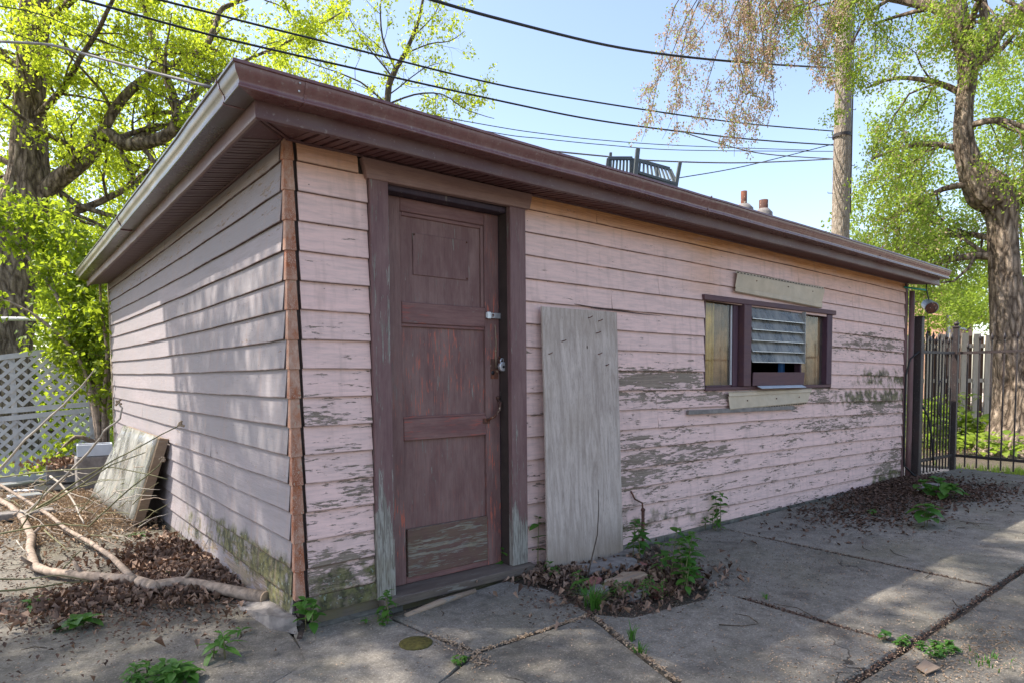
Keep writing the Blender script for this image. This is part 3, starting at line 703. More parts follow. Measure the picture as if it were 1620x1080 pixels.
pbox('casing', .440, .553, -.036, .006, .045, 2.380, M['casing'], shed, pf=lambda q: (.25 + .9 * max(0, (.75 - q[2]) / .7), max(0, .5 - q[2]) * .9))['label'] = 'left door casing with bare wood at its foot'
pbox('casing', 1.412, 1.541, -.036, .006, .060, 2.386, M['casing'], shed, pf=lambda q: (.05 + 1.2 * max(0, (.6 - q[2]) / .6), 0))
hd = MB(); hd.add([(.400, -.042, 2.487), (.425, -.042, 2.378), (1.575, -.042, 2.388), (1.600, -.042, 2.490), (.400, .006, 2.487), (.425, .006, 2.378), (1.575, .006, 2.388), (1.600, .006, 2.490)],
    [(0, 1, 2, 3), (7, 6, 5, 4), (0, 4, 5, 1), (1, 5, 6, 2), (2, 6, 7, 3), (3, 7, 4, 0)])
bevel(hd.build('header', M['header'], shed, dict(peel=[.2] * 8, moss=[0] * 8)))
# jambs run back into the wall
pbox('jamb', 1.412, 1.455, .0065, .150, .060, 2.384, M['door_dark'], shed, .5)
pbox('jamb', .520, .555, .0065, .150, .060, 2.384, M['door_dark'], shed, .3)
pbox('jamb', .5555, 1.4115, .0065, .150, 2.350, 2.384, M['door_dark'], shed, .2, axis='x')
pbox('doorstep', .455, 1.56, -.085, .150, .006, .058, M['sill'], shed, axis='x', pf=lambda q: (.8, .2 if q[2] < .03 else .0))
pbox('footing_board', .47, 1.56, -.045, .004, -.05, .0055, M['sill'], shed, .6, .8, axis='x')
yd = .088
leafl, leafr, dz0, dz1 = .5565, 1.4105, .0615, 2.349
pf_low = lambda q: (.15 + .5 * max(0, (1.5 - q[2]) / 1.5) * (q[0] > 1.2), 0)
pbox('stile', leafl, .690, yd, yd + .042, dz0, dz1, M['door'], door, pf=lambda q: (.1 + .7 * max(0, (1.3 - q[2]) / 1.2), 0))
pbox('stile', 1.296, leafr, yd, yd + .042, dz0, dz1, M['door'], door, pf=lambda q: (.2 + .6 * (q[2] < 1.75), 0), cells=10)
pbox('rail', .6905, 1.2955, yd + .001, yd + .041, 2.270, dz1, M['door_rail'], door, .1, axis='x')
pbox('rail', .6905, 1.2955, yd - .001, yd + .041, 1.620, 1.745, M['door_rail'], door, .35, axis='x')
pbox('rail', .6905, 1.2955, yd - .001, yd + .041, .925, 1.055, M['door_rail'], door, .6, axis='x')
pbox('rail', .6905, 1.2955, yd + .001, yd + .041, dz0, .105, M['door_rail'], door, .2, axis='x')
for z0, z1, pe in ((1.7455, 2.2695, .05), (1.0555, 1.6195, .45), (.1055, .9245, .15)):
    pbox('panel', .6905, 1.2955, yd + .020, yd + .034, z0, z1, M['door'], door, pe, 0, 0, 3)
# quirk moulding inside the top panel
for x0, x1, z0, z1 in ((.692, .704, 1.747, 2.268), (1.272, 1.294, 1.747, 2.268)): pbox('moulding', x0, x1, yd + .008, yd + .0195, z0, z1, M['door'], door, 0, 0, .002, 1)
pbox('moulding', .7045, 1.2715, yd + .008, yd + .0195, 2.248, 2.268, M['door_rail'], door, 0, 0, .002, 1, 'x')
pbox('moulding', .692, 1.294, yd + .006, yd + .0195, 1.602, 1.6195, M['door_rail'], door, .3, 0, .002, 1, 'x')
pbox('moulding', .692, 1.294, yd + .006, yd + .0195, 1.0555, 1.070, M['door_rail'], door, 1.2, 0, .002, 1, 'x')
kb = pbox('kick_board', .700, 1.2935, yd - .006, yd + .019, .100, .392, M['kick'], door, .8, .5, .003, 6, 'x', pf=lambda q: (.6, .22)); kb['label'] = 'bare mossy plank across the foot of the door'
pt = MB(); pt.box(.780, 1.178, yd + .013, yd + .0195, 1.912, 2.158); bevel(pt.build('cover_sheet', M['door'], door, dict(peel=[.1] * 8, moss=[0] * 8)), .002)['label'] = 'painted sheet tacked over the top panel'
for x_, z_ in ((.79, 2.148), (1.168, 2.148), (1.168, 1.922)):
    s_ = MB(); s_.ball((x_, yd + .012, z_), .006, 6, 4); s_.build('nail', M['rust'], door)
# hasp, lock hole, handle, string
hs = MB(); hs.box(1.296, 1.432, yd - .016, yd - .002, 1.680, 1.716); hs.box(1.300, 1.330, yd - .022, yd - .0165, 1.676, 1.720); ho = bevel(hs.build('hasp', M['steel'], door), .004, 2)
s_ = MB(); s_.tube([(1.345, yd - .02, 1.690), (1.345, yd - .028, 1.698), (1.345, yd - .02, 1.706)], .004, 5); s_.build('staple', M['rust'], ho)
hn = MB(); hn.tube([(1.388, yd - .004, 1.155), (1.388, yd - .035, 1.135), (1.368, yd - .048, 1.090), (1.335, yd - .040, 1.045), (1.300, yd - .010, 1.022)], [.007, .009, .010, .009, .007], 8)
hn.box(1.268, 1.322, yd - .006, yd - .0005, 1.000, 1.034); hn.ball((1.388, yd - .006, 1.165), .014, 8, 5); hn.build('handle', M['rust'], door)
ks = MB(); ks.tube([(1.375, yd - .002, 1.64), (1.378, yd - .007, 1.52), (1.374, yd - .006, 1.47), (1.376, yd - .008, 1.36)], .0045, 5); ks.ball((1.374, yd - .006, 1.472), .010, 6, 4); ks.build('latch_strap', M['old_plank'], door)
MB().tube([(1.352, yd - .003, 1.330), (1.352, yd + .004, 1.330)], .014, 10).build('keyhole', M['black'], door)
es = MB(); es.box(1.335, 1.395, yd - .0025, yd - .0005, 1.29, 1.42); es.build('lock_plate', M['rust'], door)
bo = MB(); bo.box(1.400, 1.4105, yd - .012, yd - .002, 1.372, 1.44); bo.tube([(1.396, yd - .02, 1.425), (1.404, yd - .014, 1.435)], .006, 6); bo.build('staple', M['rust'], door)

# ---------------- window: two fixed lights beside a jalousie of louvres
win = empty('window', (0, 0, 0)); win.parent = shed
sg = -.018
z0, z1 = WZ0, WZ1
fr = lambda *a, **k: pbox(*a, **k)
pbox('frame_head', WX0 - .05, WX1 + .05, -.045, .002, z1 + .004, z1 + .050, M['window_trim'], win, .2, 0, .004, 5, 'x')
pbox('frame_side', WX1 - .115, WX1, -.030, .075, z0 + .03, z1 + .003, M['mullion'], win, .2)
pbox('frame_side', WX0, WX0 + .018, -.012, .075, z0 + .03, z1 + .003, M['window_trim'], win, .2)
pbox('frame_sill', WX0 - .0, WX1, -.028, .075, z0 - .001, z0 + .0295, M['window_trim'], win, .3, 0, .003, 5, 'x')
pbox('mullion', 4.085, 4.205, -.048, .060, z0 + .03, z1 + .003, M['window_trim'], win, .1)
pbox('mullion', 3.985, 4.060, .000, .060, z0 + .03, z1 + .003, M['mullion'], win, .1)
pbox('mullion', 5.170, 5.195, -.010, .060, z0 + .03, z1 + .003, M['mullion'], win, .1)
for a, b in ((3.555, 3.984), (5.196, 5.684)):
    MB().box(a, b, .022, .027, z0 + .032, z1 - .002).build('pane', M['glass'], win)
MB().box(3.60, 3.978, .012, .0215, z0 + .032, z0 + .045).build('glazing_bar', M['window_trim'], win)
MB().box(3.966, 3.984, .012, .0215, z0 + .046, z1 - .01).build('glazing_bar', M['white_paint'], win)
lz = 1.432; step = .098
for k in range(5):
    zc = z1 - .012 - step * (k + .5)
    mb = MB(); mb.prism([(-.010, step / 2 + .004), (-.015, step / 2 + .002), (-.052, -step / 2 - .004), (-.047, -step / 2 - .005)], 4.212, 5.166, 'x')
    o = mb.build('louvre_slat', M['louvre'], win, loc=(0, 0, zc)); 
    mb = MB(); mb.box(4.2125, 5.1655, -.055, -.046, -step / 2 - .009, -step / 2 - .004); mb.build('slat_clip', M['steel'], o)
pbox('louvre_rail', 5.1655, 5.1695, -.060, -.001, 1.42, z1 - .004, M['galv'], win, 0, 0, 0, 1)
bp = MB(); bp.prism([(-.050, z0 + .034), (-.058, z0 + .036), (-.064, z0 + .158), (-.056, z0 + .158)], 4.215, 5.150, 'x')
bp.build('cover_panel', M['window_trim'], win, dict(peel=[.2] * 8, moss=[0] * 8))['label'] = 'brown panel closing the foot of the louvres'
bp = MB(); bp.prism([(-.054, z0 + .026), (-.100, z0 + .008), (-.100, z0 + .012), (-.054, z0 + .033)], 4.30, 5.12, 'x'); bp.build('cover_flap', M['white_plastic'], win)
def curtain(x0, x1, y, mat, w=.014, f=9.0):
    m = MB(); n_ = 26; vs = []; w = .007
    for i in range(n_ + 1):
        x = x0 + (x1 - x0) * i / n_; yy = y + w * math.sin(i * 1.3) + w * .6 * math.sin(i * .47)
        vs += [(x, yy, z0 - .05), (x + .01 * math.sin(i), yy * .98, z1 + .05)]
    m.add(vs, [(2 * i, 2 * i + 2, 2 * i + 3, 2 * i + 1) for i in range(n_)], True); o = m.build('curtain', mat, win)
    md = o.modifiers.new('thick', 'SOLIDIFY'); md.thickness = .003; return o
curtain(3.545, 3.75, .042, M['curtain_yellow']); curtain(3.70, 3.982, .050, M['curtain']); curtain(5.20, 5.70, .045, M['curtain']); curtain(5.05, 5.165, .16, M['blue_cloth'])
# tan vinyl scraps screwed above and below the window, and a grey batten
def scrap(pts, slots_top):
    """pts: four corners on the wall, top left, top right, bottom right, bottom left, as (x, z)"""
    (a, b, c, d) = pts; m = MB(); y = -.030
    def P(u, v, o): 
        x = (a[0] * (1 - u) + b[0] * u) * (1 - v) + (d[0] * (1 - u) + c[0] * u) * v; z = (a[1] * (1 - u) + b[1] * u) * (1 - v) + (d[1] * (1 - u) + c[1] * u) * v
        return (x, y - o, z)
    pr = [(0, .0), (.10, .002), (.11, .014), (.14, .016), (.76, .006), (.78, .014), (.94, .012), (.97, .016), (1.0, .004)]
    if not slots_top: pr = [(1 - v, o) for v, o in pr][::-1]
    vs = [P(u / 6, v, o + .004 * math.sin(u * 1.3 + v * 3)) for v, o in pr for u in range(7)]; k = 7
    m.add(vs, [(i * 7 + j, i * 7 + 7 + j, i * 7 + 8 + j, i * 7 + 1 + j) for i in range(len(pr) - 1) for j in range(6)])
    o = m.build('siding_scrap', M['vinyl'], shed); md = o.modifiers.new('thick', 'SOLIDIFY'); md.thickness = .003; md.offset = 1
    v_ = .05 if slots_top else .95
    sl_ = MB()
    for i in range(30):
        p = Vector(P((i + .5) / 30, v_, .007)); sl_.box(p.x - .014, p.x + .014, p.y - .002, p.y - .0005, p.z - .004, p.z + .004)
    q = sl_.build('nail_slots', M['vinyl_dark'], o)
    for u in (.2, .55, .85):
        p = Vector(P(u, .3 if slots_top else .5, .019)); s = MB(); s.ball(p, .006, 6, 4); s.build('screw', M['rust'], o)
    return o
scrap([(3.965, 2.222), (5.575, 2.212), (5.535, 1.992), (3.935, 2.040)], True)['label'] = 'tan vinyl scrap above the window'
scrap([(3.850, 1.160), (5.345, 1.168), (5.250, 1.010), (3.870, .985)], False)['label'] = 'tan vinyl scrap below the window'
bt = MB(); bt.add([(3.28, -.045, 1.018), (3.28, -.045, .982), (5.0, -.045, .965), (5.0, -.045, 1.0), (3.28, -.019, 1.018), (3.28, -.019, .982), (5.0, -.019, .965), (5.0, -.019, 1.0)],
    [(0, 1, 2, 3), (7, 6, 5, 4), (0, 4, 5, 1), (1, 5, 6, 2), (2, 6, 7, 3), (3, 7, 4, 0)]); bt.build('batten', M['stone'], shed)
# split board above the plywood: a dark crack line on the fourth course
ck = MB(); pts = [(1.99, -.021, 1.806), (2.05, -.022, 1.802), (2.14, -.022, 1.797), (2.20, -.023, 1.790), (2.45, -.023, 1.785), (2.7, -.022, 1.777), (2.95, -.021, 1.775)]
ck.tube(pts, [.0015, .003, .002, .004, .0045, .003, .001], 4); ck.build('crack', M['sheathing'], shed)

# padlock
pl_ = MB(); pl_.tube([(1.418, yd - .062, 1.385), (1.418, yd - .038, 1.385)], .026, 16, smooth=False)
pdl = empty('padlock', (1.398, yd - .04, 1.37), 'round steel disc padlock hanging beside the door jamb', 'padlock')
a = MB(); a.tube([(0, -.018, 0), (0, .008, 0)], .031, 18, smooth=False); bevel(a.build('lock_body', M['steel'], pdl), .005, 2)
a = MB(); a.tube([(-.014, -.006, .024), (-.015, -.006, .040), (-.006, -.004, .052), (.006, -.002, .052), (.015, 0, .040), (.014, 0, .024)], .005, 7); a.build('shackle', M['steel'], pdl)
a = MB(); a.tube([(0, -.021, -.002), (0, -.0185, -.002)], .009, 10, smooth=False); a.build('keyway', M['black'], pdl)

# cables and pipe at the far right corner of the shed
cnd = MB(); cnd.tube([(7.84, -.06, 0.0), (7.842, -.062, .5), (7.845, -.06, 1.4), (7.85, -.055, 2.35)], .032, 8); cnd.build('downpipe', M['casing'], shed, dict(peel=[.1] * 32, moss=[0] * 32))
# black cable stapled down the corner
cb = MB(); cb.tube([(7.95, -.14, 1.62), (7.88, -.13, 1.58), (7.80, -.07, 1.50), (7.775, -.035, 1.3), (7.77, -.035, .5), (7.775, -.04, .15), (7.85, -.13, .03), (7.93, -.2, .0)], .011, 6)
tag(cb.build('black_cable', M['black']), 'black cable running down the far corner of the pink wall', 'cable')
tc = MB(); tc.tube([(7.66, -.035, 2.385), (7.86, -.09, 2.375), (8.02, -.16, 2.362)], .012, 5)
tag(tc.build('teal_tie', M['teal']), 'teal strap knotted under the far end of the eave', 'strap')
p = at(1470, 484, 8.05)
sp_ = empty('spotlight', tuple(p), 'rusty can spotlight hanging under the far eave corner', 'lamp')
a = MB(); ax = Vector((-.75, -.55, -.35)).normalized(); ctr = Vector((0, 0, 0))
a.tube([ctr - ax * .10, ctr - ax * .085, ctr + ax * .09, ctr + ax * .10], [.035, .066, .072, .078], 14, cap=True); a.build('lamp_can', M['galv'], sp_)
a = MB(); a.tube([ctr + ax * .1005, ctr + ax * .106], [.070, .066], 14); a.build('lens', M['rust'], sp_)
a = MB(); a.tube([(0, 0, .05), (.01, .02, .12), (-.01, .03, .20), (-.02, .04, .34)], .007, 5); a.build('bracket', M['black'], sp_)
# ------------------------------------------------------------------ ground
def G(x, y):
    return -0.012 * max(0.0, -y) if y < 0 else 0.0
gm = MB(); xs = [-60, -20, -8, -4, -2, 0, 2, 4, 6, 8, 10, 14, 24, 80]; ys = [-60, -20, -8, -5, -3, -1.5, 0, 2, 4, 6, 8, 10, 14, 20, 40, 120]
gm.add([(x, y, G(x, max(y, -8)) - .035) for y in ys for x in xs], [(j * 14 + i, j * 14 + i + 1, j * 14 + i + 15, j * 14 + i + 14) for j in range(15) for i in range(13)])
tag(gm.build('ground', M['soil']), kind='structure')
# lawn and dirt as sheets a little above the soil
def sheet(name, poly, dz, mat, label=None):
    m = MB(); m.add([(x, y, G(x, y) + dz) for x, y in poly], [tuple(range(len(poly)))]); o = m.build(name, mat); return tag(o, kind='structure')
sheet('back_lawn', [(-60, 8.2), (4, 8.2), (7.6, 9.5), (7.6, 100), (-60, 100)], -.026, M['lawn'])
sheet('dirt_path', [(8.1, .0), (9.22, -.18), (9.0, -2.1), (9.6, -4.5), (30, -9), (60, 10), (40, 30), (9, 9)], -.026, M['dirt'])

paving = empty('paving', (0, 0, 0)); tag(paving, kind='structure')
def slab(poly, h=0.0, tilt=(0, 0)):
    """a cast concrete slab: ragged edges, top a little tilted and uneven"""
    pts = []
    for i, p in enumerate(poly):
        q = poly[(i + 1) % len(poly)]; d = math.dist(p, q); n_ = max(1, int(d / .13))
        for k in range(n_):
            t = k / n_; x = p[0] + (q[0] - p[0]) * t; y = p[1] + (q[1] - p[1]) * t
            j = .014 if k else .006
            nv = mnoise.noise_vector(Vector((x * 5.3, y * 5.3, h * 40)))
            pts.append((x + nv.x * j, y + nv.y * j))
    cx = sum(p[0] for p in pts) / len(pts); cy = sum(p[1] for p in pts) / len(pts)
    def Z(x, y): return G(x, y) + h + tilt[0] * (x - cx) + tilt[1] * (y - cy)
    n_ = len(pts); m = MB()
    ins = [(cx + (x - cx) * (1 - .012 / max(.1, math.dist((x, y), (cx, cy)))), cy + (y - cy) * (1 - .012 / max(.1, math.dist((x, y), (cx, cy))))) for x, y in pts]
    vs = [(x, y, Z(x, y) - .09) for x, y in pts] + [(x, y, Z(x, y) - .010) for x, y in pts] + [(x, y, Z(x, y)) for x, y in ins]
    m.add(vs, [(i, (i + 1) % n_, n_ + (i + 1) % n_, n_ + i) for i in range(n_)] + [(n_ + i, n_ + (i + 1) % n_, 2 * n_ + (i + 1) % n_, 2 * n_ + i) for i in range(n_)] + [tuple(range(2 * n_, 3 * n_))])
    return m.build('slab', M['slab'], paving)
g = .007
slab([(.44, -.20), (1.30, -.10), (1.40, -.38), (1.33, -.82), (.56, -.83), (.49, -.55)], .004, (.0, .004))
slab([(.56, -.85), (1.29, -.85), (1.03, -1.62), (.55, -2.09), (-.30, -2.09), (-.10, -1.35), (.20, -1.0)], -.002)
slab([(-1.15, -.95), (-.12, -.43), (-.05, -.06), (.20, -.07), (.455, -.08), (.43, -.24), (.475, -.55), (.53, -.84), (.18, -1.02), (-.12, -1.37), (-.32, -2.09), (-1.15, -2.09)], -.004, (.006, 0))
slab([(1.32, -.86), (1.45, -1.02), (2.0, -1.10), (2.17, -1.02), (2.20, -2.09), (.58, -2.09), (1.05, -1.64)], .003)
slab([(2.18, -1.00), (2.45, -.55), (2.75, -.12), (3.59, -.10), (3.58, -2.09), (2.215, -2.09)], .0, (0, .003))
slab([(3.605, -.10), (5.30, -.09), (5.30, -2.09), (3.595, -2.09)], .004, (-.002, 0))
slab([(5.315, -.09), (7.0, -.09), (7.0, -2.09), (5.315, -2.09)], -.003)
slab([(7.015, -.09), (9.2, -.22), (9.1, -1.05), (9.0, -2.09), (7.015, -2.09)], .006)
for a, b, hh in ((-1.15, .54, 0), (.555, 2.24, .004), (2.255, 3.64, -.004), (3.655, 5.4, .002), (5.415, 7.2, 0), (7.215, 10.2, .004)):
    slab([(a, -2.125), (b, -2.125), (b, -4.4), (a, -4.4)], hh - .004)
slab([(-1.15, -4.42), (10.2, -4.42), (10.2, -7.5), (-1.15, -7.5)], 0)
# left of the shed: old broken concrete
slab([(-.05, .02), (-.06, 1.05), (-.75, 1.30), (-2.6, .9), (-3.6, -.6), (-1.17, -.93), (-.1, -.44)], -.012, (.004, .0))
slab([(-.07, 1.08), (-.10, 3.0), (-1.2, 3.4), (-2.7, 3.0), (-2.62, .93), (-.76, 1.33)], -.006, (.004, .002))
slab([(-.35, 3.1), (-.5, 5.9), (-2.4, 6.3), (-2.72, 3.05), (-1.2, 3.44)], -.010)
slab([(-3.64, -.58), (-2.64, .93), (-2.74, 3.0), (-2.45, 6.3), (-7, 6.3), (-7, -.6)], -.012)
slab([(-1.17, -.96), (-1.17, -7.5), (-7, -7.5), (-7, -.64), (-3.62, -.64)], -.010)
# mortar washed against the foot of the corner

# litter
def scatter(name, label, fn, n_, size, mat, kind='stuff', z0=.004, lift=.01, flat=.8, aspect=.6, curl=.4):
    P = np.array([fn() for _ in range(n_)]); Z = np.array([G(x, y) for x, y in P]) + z0 + rng.uniform(0, lift, len(P))
    o = leaves(name, np.column_stack([P, Z]), size, mat, None, flat=flat, aspect=aspect, curl=curl); return tag(o, label, name.replace('_', ' '), None, kind)
def blob(cx, cy, sx, sy, rot=0):
    def f():
        a, b = rng.normal(0, sx), rng.normal(0, sy); c, s = math.cos(rot), math.sin(rot); return (cx + a * c - b * s, cy + a * s + b * c)
    return f
def box_f(x0, x1, y0, y1): return lambda: (rng.uniform(x0, x1), rng.uniform(y0, y1))
def mixf(*fs):
    return lambda: fs[int(rng.integers(len(fs)))]()
def outside(f):
    def h():
        for _ in range(30):
            p = f()
            if not (p[0] > -.03 and p[1] > -.03 and p[0] < 7.9 and p[1] < 6.5): return p
        return (-1.0, -1.0)
    return h
scatter('dead_leaves', 'curled brown leaves heaped along the side wall', outside(mixf(blob(-.22, 1.55, .13, .40), blob(-.22, 1.9, .12, .35), blob(-.62, 1.25, .26, .14, .3), blob(-.30, 1.15, .2, .2))), 2600, .050, M['leaf_dead'], lift=.04, flat=.35, curl=1.1, aspect=.7)
scatter('dead_leaves', 'small crumbled leaves matted under the heap by the wall', outside(mixf(blob(-.25, 1.6, .16, .5), blob(-.6, 1.25, .3, .2))), 3500, .026, M['leaf_pale'], lift=.02, flat=.6, curl=.9, aspect=.7)
scatter('dead_leaves', 'large pale brown leaves strewn over the heap by the wall', outside(mixf(blob(-.30, 1.5, .2, .5), blob(-.62, 1.25, .3, .2), blob(-.8, 2.2, .5, .8), blob(-.4, 2.0, .2, .5))), 240, .055, M['leaf_pale'], lift=.05, flat=.6, curl=.9, aspect=.55)
scatter('dead_leaves', 'brown leaves among the bricks beside the plywood', outside(mixf(blob(2.0, -.45, .32, .2), blob(1.6, -.22, .12, .08), blob(1.9, -.8, .3, .12))), 900, .045, M['leaf_dead'], lift=.045, flat=.4, curl=1.1)
scatter('leaf_mulch', 'dark crumbled leaf mulch before the far end of the wall', outside(mixf(blob(6.3, -.38, .9, .16), blob(6.9, -.3, .5, .2), blob(5.6, -.75, .7, .22), blob(7.4, -.25, .35, .15), blob(7.2, -.9, .5, .25))), 6500, .045, M['mulch'], lift=.022, flat=.7)
scatter('leaf_mulch', 'leaf crumbs and bits of bark filling the weedy patch', blob(1.85, -.62, .30, .20), 2600, .026, M['mulch'], lift=.02)
scatter('leaf_mulch', 'dark leaf crumbs on the broken ground by the fallen branch', outside(mixf(blob(-.7, 1.5, .35, .5), blob(-.9, 2.4, .5, .6), blob(-.5, .75, .35, .25), box_f(-2.2, 0, 0, 4))), 2600, .026, M['mulch'], lift=.01)
scatter('crack_debris', 'dark debris packed into the long paving joint', mixf(lambda: (rng.uniform(-.5, 7), -2.107 + rng.normal(0, .009)), lambda: (rng.uniform(1.6, 4.6), -2.107 + rng.normal(0, .014)), lambda: (2.20 + rng.normal(0, .014), rng.uniform(-2.1, -1.2)), lambda: (3.59 + rng.normal(0, .012), rng.uniform(-2.1, -.2))), 2300, .017, M['mulch'], z0=-.004, lift=.008)
scatter('crack_debris', 'pale crumbs along the joints before the door', mixf(lambda: (rng.uniform(.55, 1.3), -.843 + rng.normal(0, .009)), lambda: (1.31 - .26 * (q := rng.uniform()) + rng.normal(0, .014), -.86 - .78 * q), lambda: (.50 + rng.normal(0, .03), rng.uniform(-1.0, -.5))), 1000, .018, M['straw'], z0=-.002, lift=.006)
scatter('fallen_seeds', 'pale papery seeds sprinkled over the slabs', outside(mixf(box_f(.2, 6.5, -3.2, -.15), box_f(1.2, 4.5, -2.3, -.9), blob(4.3, -.8, 1.0, .4), blob(2.0, -2.2, .5, .25), box_f(-1.5, 1.5, -2.4, .4))), 6800, .0115, M['seed_fleck'], lift=.003, flat=.95, aspect=.6)
scatter('fallen_seeds', 'dark flecks of bark and grit on the slabs', outside(mixf(box_f(-1.5, 6.5, -3.2, .3), box_f(2.2, 6, -1.5, -.1), box_f(-2, 0, 0, 3))), 3600, .012, M['mulch'], lift=.002, flat=.95, aspect=.5)
scatter('straw_litter', 'dry straw litter around the leaning screen', outside(mixf(blob(-.55, 4.3, .28, .7), blob(-.75, 3.7, .3, .4), blob(-.5, 5.3, .3, .5), blob(-1.2, 5.2, .5, .7))), 6500, .05, M['straw'], lift=.05, flat=.55, aspect=.25)
scatter('straw_litter', 'pale splinters at the right front of the joint', mixf(blob(1.95, -2.28, .25, .12), blob(2.5, -2.35, .25, .08)), 500, .022, M['straw'], lift=.006, flat=.9, aspect=.2)
# twigs lying about
tw = MB()
for _ in range(120):
    x, y = outside(mixf(box_f(-2, 0, 0, 4.5), box_f(.3, 6, -2.8, -.2), blob(-.6, 4.2, .4, .8), blob(-.6, 4.6, .3, .5)))(); a = rng.uniform(0, 6.28); l = rng.uniform(.03, .16); z = G(x, y) + .006
    tw.tube([(x, y, z), (x + math.cos(a) * l, y + math.sin(a) * l, z + .004), (x + math.cos(a + .3) * l * 1.8, y + math.sin(a + .3) * l * 1.8, z)], [.0028, .0025, .0012], 4)
tag(tw.build('twig_litter', M['bark_thin']), 'thin broken twigs strewn over the concrete', 'twigs', None, 'stuff')

# ------------------------------------------------------------------ things near the shed
# plywood sheet leaning beside the door
pa, pb, pc, pd = (1.655, -.045, 1.765), (2.385, -.045, 1.768), (2.325, -.165, -.035), (1.60, -.150, .02)
pw = MB(); th = Vector((0, -.014, -.001)); n_ = 8; vs = []
for j in range(n_ + 1):
    v = j / n_
    for i in range(5):
        u = i / 4; a = Vector(pa).lerp(Vector(pb), u); b = Vector(pd).lerp(Vector(pc), u); p = a.lerp(b, v) + Vector((0, -.010 * math.sin(v * 3.1) * (1 - u), 0))
        vs.append(p)
k = len(vs); vs += [p + th for p in vs]
fs = [(j * 5 + i, j * 5 + i + 1, j * 5 + i + 6, j * 5 + i + 5) for j in range(n_) for i in range(4)] + [(k + j * 5 + i, k + j * 5 + i + 5, k + j * 5 + i + 6, k + j * 5 + i + 1) for j in range(n_) for i in range(4)]
fs += [(i, k + i, k + i + 1, i + 1) for i in range(4)] + [(n_ * 5 + i, n_ * 5 + i + 1, k + n_ * 5 + i + 1, k + n_ * 5 + i) for i in range(4)]
fs += [(j * 5, j * 5 + 5, k + j * 5 + 5, k + j * 5) for j in range(n_)] + [(j * 5 + 4, k + j * 5 + 4, k + j * 5 + 9, j * 5 + 9) for j in range(n_)]
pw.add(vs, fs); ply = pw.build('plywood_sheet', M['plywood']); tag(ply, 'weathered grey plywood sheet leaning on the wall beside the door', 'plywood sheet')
for px, py in ((932, 503), (948, 508), (945, 527), (890, 540), (868, 560), (947, 560), (958, 578)):
    q = on_plane(px, py, 1, -.085); s_ = MB(); s_.tube([q + Vector((0, .01, 0)), q + Vector((.004, -.012, .004)), q + Vector((.020, -.016, .012))], .0035, 4); s_.build('bent_nail', M['rust'], ply)

# rebar stake
st = MB(); b = ground_at(1003, 862); st.tube([(b.x, b.y - .09, -.05), (b.x, b.y - .09, .27)], .013, 8); st.tube([(b.x, b.y - .09, .27), (b.x - .01, b.y - .09, .33), (b.x - .05, b.y - .05, .36), (b.x - .06, b.y - .02, .42)], .007, 6); st.ball((b.x, b.y - .09, .275), .018, 8, 5)
tag(st.build('iron_stake', M['rust']), 'rusty iron stake with hooked wire at the foot of the wall', 'stake')

# rubble around the weedy patch
def rock(c, s, mat, label, cat, name, parent=None, seed=0, flat=.5, k=.6):
    bmv = MB(); bmv.ball((0, 0, 0), 1.0, 13, 8)
    vs = []
    for v in bmv.v:
        p = Vector(v); q = Vector((math.copysign(abs(p.x) ** k, p.x), math.copysign(abs(p.y) ** k, p.y), math.copysign(abs(p.z) ** .5, p.z)))
        nz = mnoise.noise(q * 1.7 + Vector((seed * 7.1, 0, 0))) + .5 * mnoise.noise(q * 4.7 + Vector((seed * 3.1, 0, 0))); q *= 1 + .30 * nz; vs.append((q.x * s[0], q.y * s[1], q.z * s[2]))
    bmv.v = vs; bmv.sm = [False] * len(bmv.f); o = bmv.build(name, mat, parent, loc=c); o.rotation_euler = (random.uniform(-.12, .12), random.uniform(-.12, .12), random.uniform(-.4, .4))
    return tag(o, label, cat)
rock((1.93, -.29, -.01), (.30, .13, .045), M['stone'], 'flat grey concrete chunk at the foot of the plywood', 'concrete chunk', 'concrete_chunk', None, 1)
rock((2.32, -.20, .0), (.15, .06, .035), M['stone'], 'concrete chunk right of the plywood foot', 'concrete chunk', 'concrete_chunk', None, 2)
rock((1.56, -.62, -.01), (.10, .07, .035), M['stone'], 'small dark chunk at the left front of the weed patch', 'concrete chunk', 'concrete_chunk', None, 3)
rock((1.77, -.78, -.015), (.13, .07, .035), M['stone'], 'mossy flat chunk before the grass tuft', 'concrete chunk', 'concrete_chunk', None, 4)
rock((1.86, -.62, .01), (.15, .075, .04), M['old_plank'], 'tan rotten wood block in the middle of the weed patch', 'wood block', 'wood_block', None, 5)
rock((1.68, -.50, .0), (.07, .05, .03), M['red_brick'], 'broken red brick under the plywood edge', 'brick', 'broken_brick', None, 6)
rock((1.86, -.86, .0), (.05, .04, .035), M['red_brick'], 'pinkish brick piece at the front rim of the patch', 'brick', 'broken_brick', None, 7)
rock((7.05, -.48, .0), (.28, .12, .02), M['stone'], 'thin grey slab piece in the mulch near the gate', 'concrete chunk', 'concrete_chunk', None, 8)
rock((2.18, -.42, .0), (.08, .05, .03), M['red_brick'], 'half buried brick at the right of the rubble', 'brick', 'broken_brick', None, 9)
rock((-.06, .45, -.03), (.10, .55, .06), M['stone'], 'rough mortar lump washed against the foot of the corner', 'mortar lump', 'mortar_lump', None, 11, k=1.0)
stb = MB(); stb.tube([(.50, -.235, .0), (.75, -.195, .012), (1.02, -.155, .010)], [.018, .022, .016], 6); tag(stb.build('grey_stick', M['old_plank']), 'grey weathered stick lying before the doorstep', 'stick')
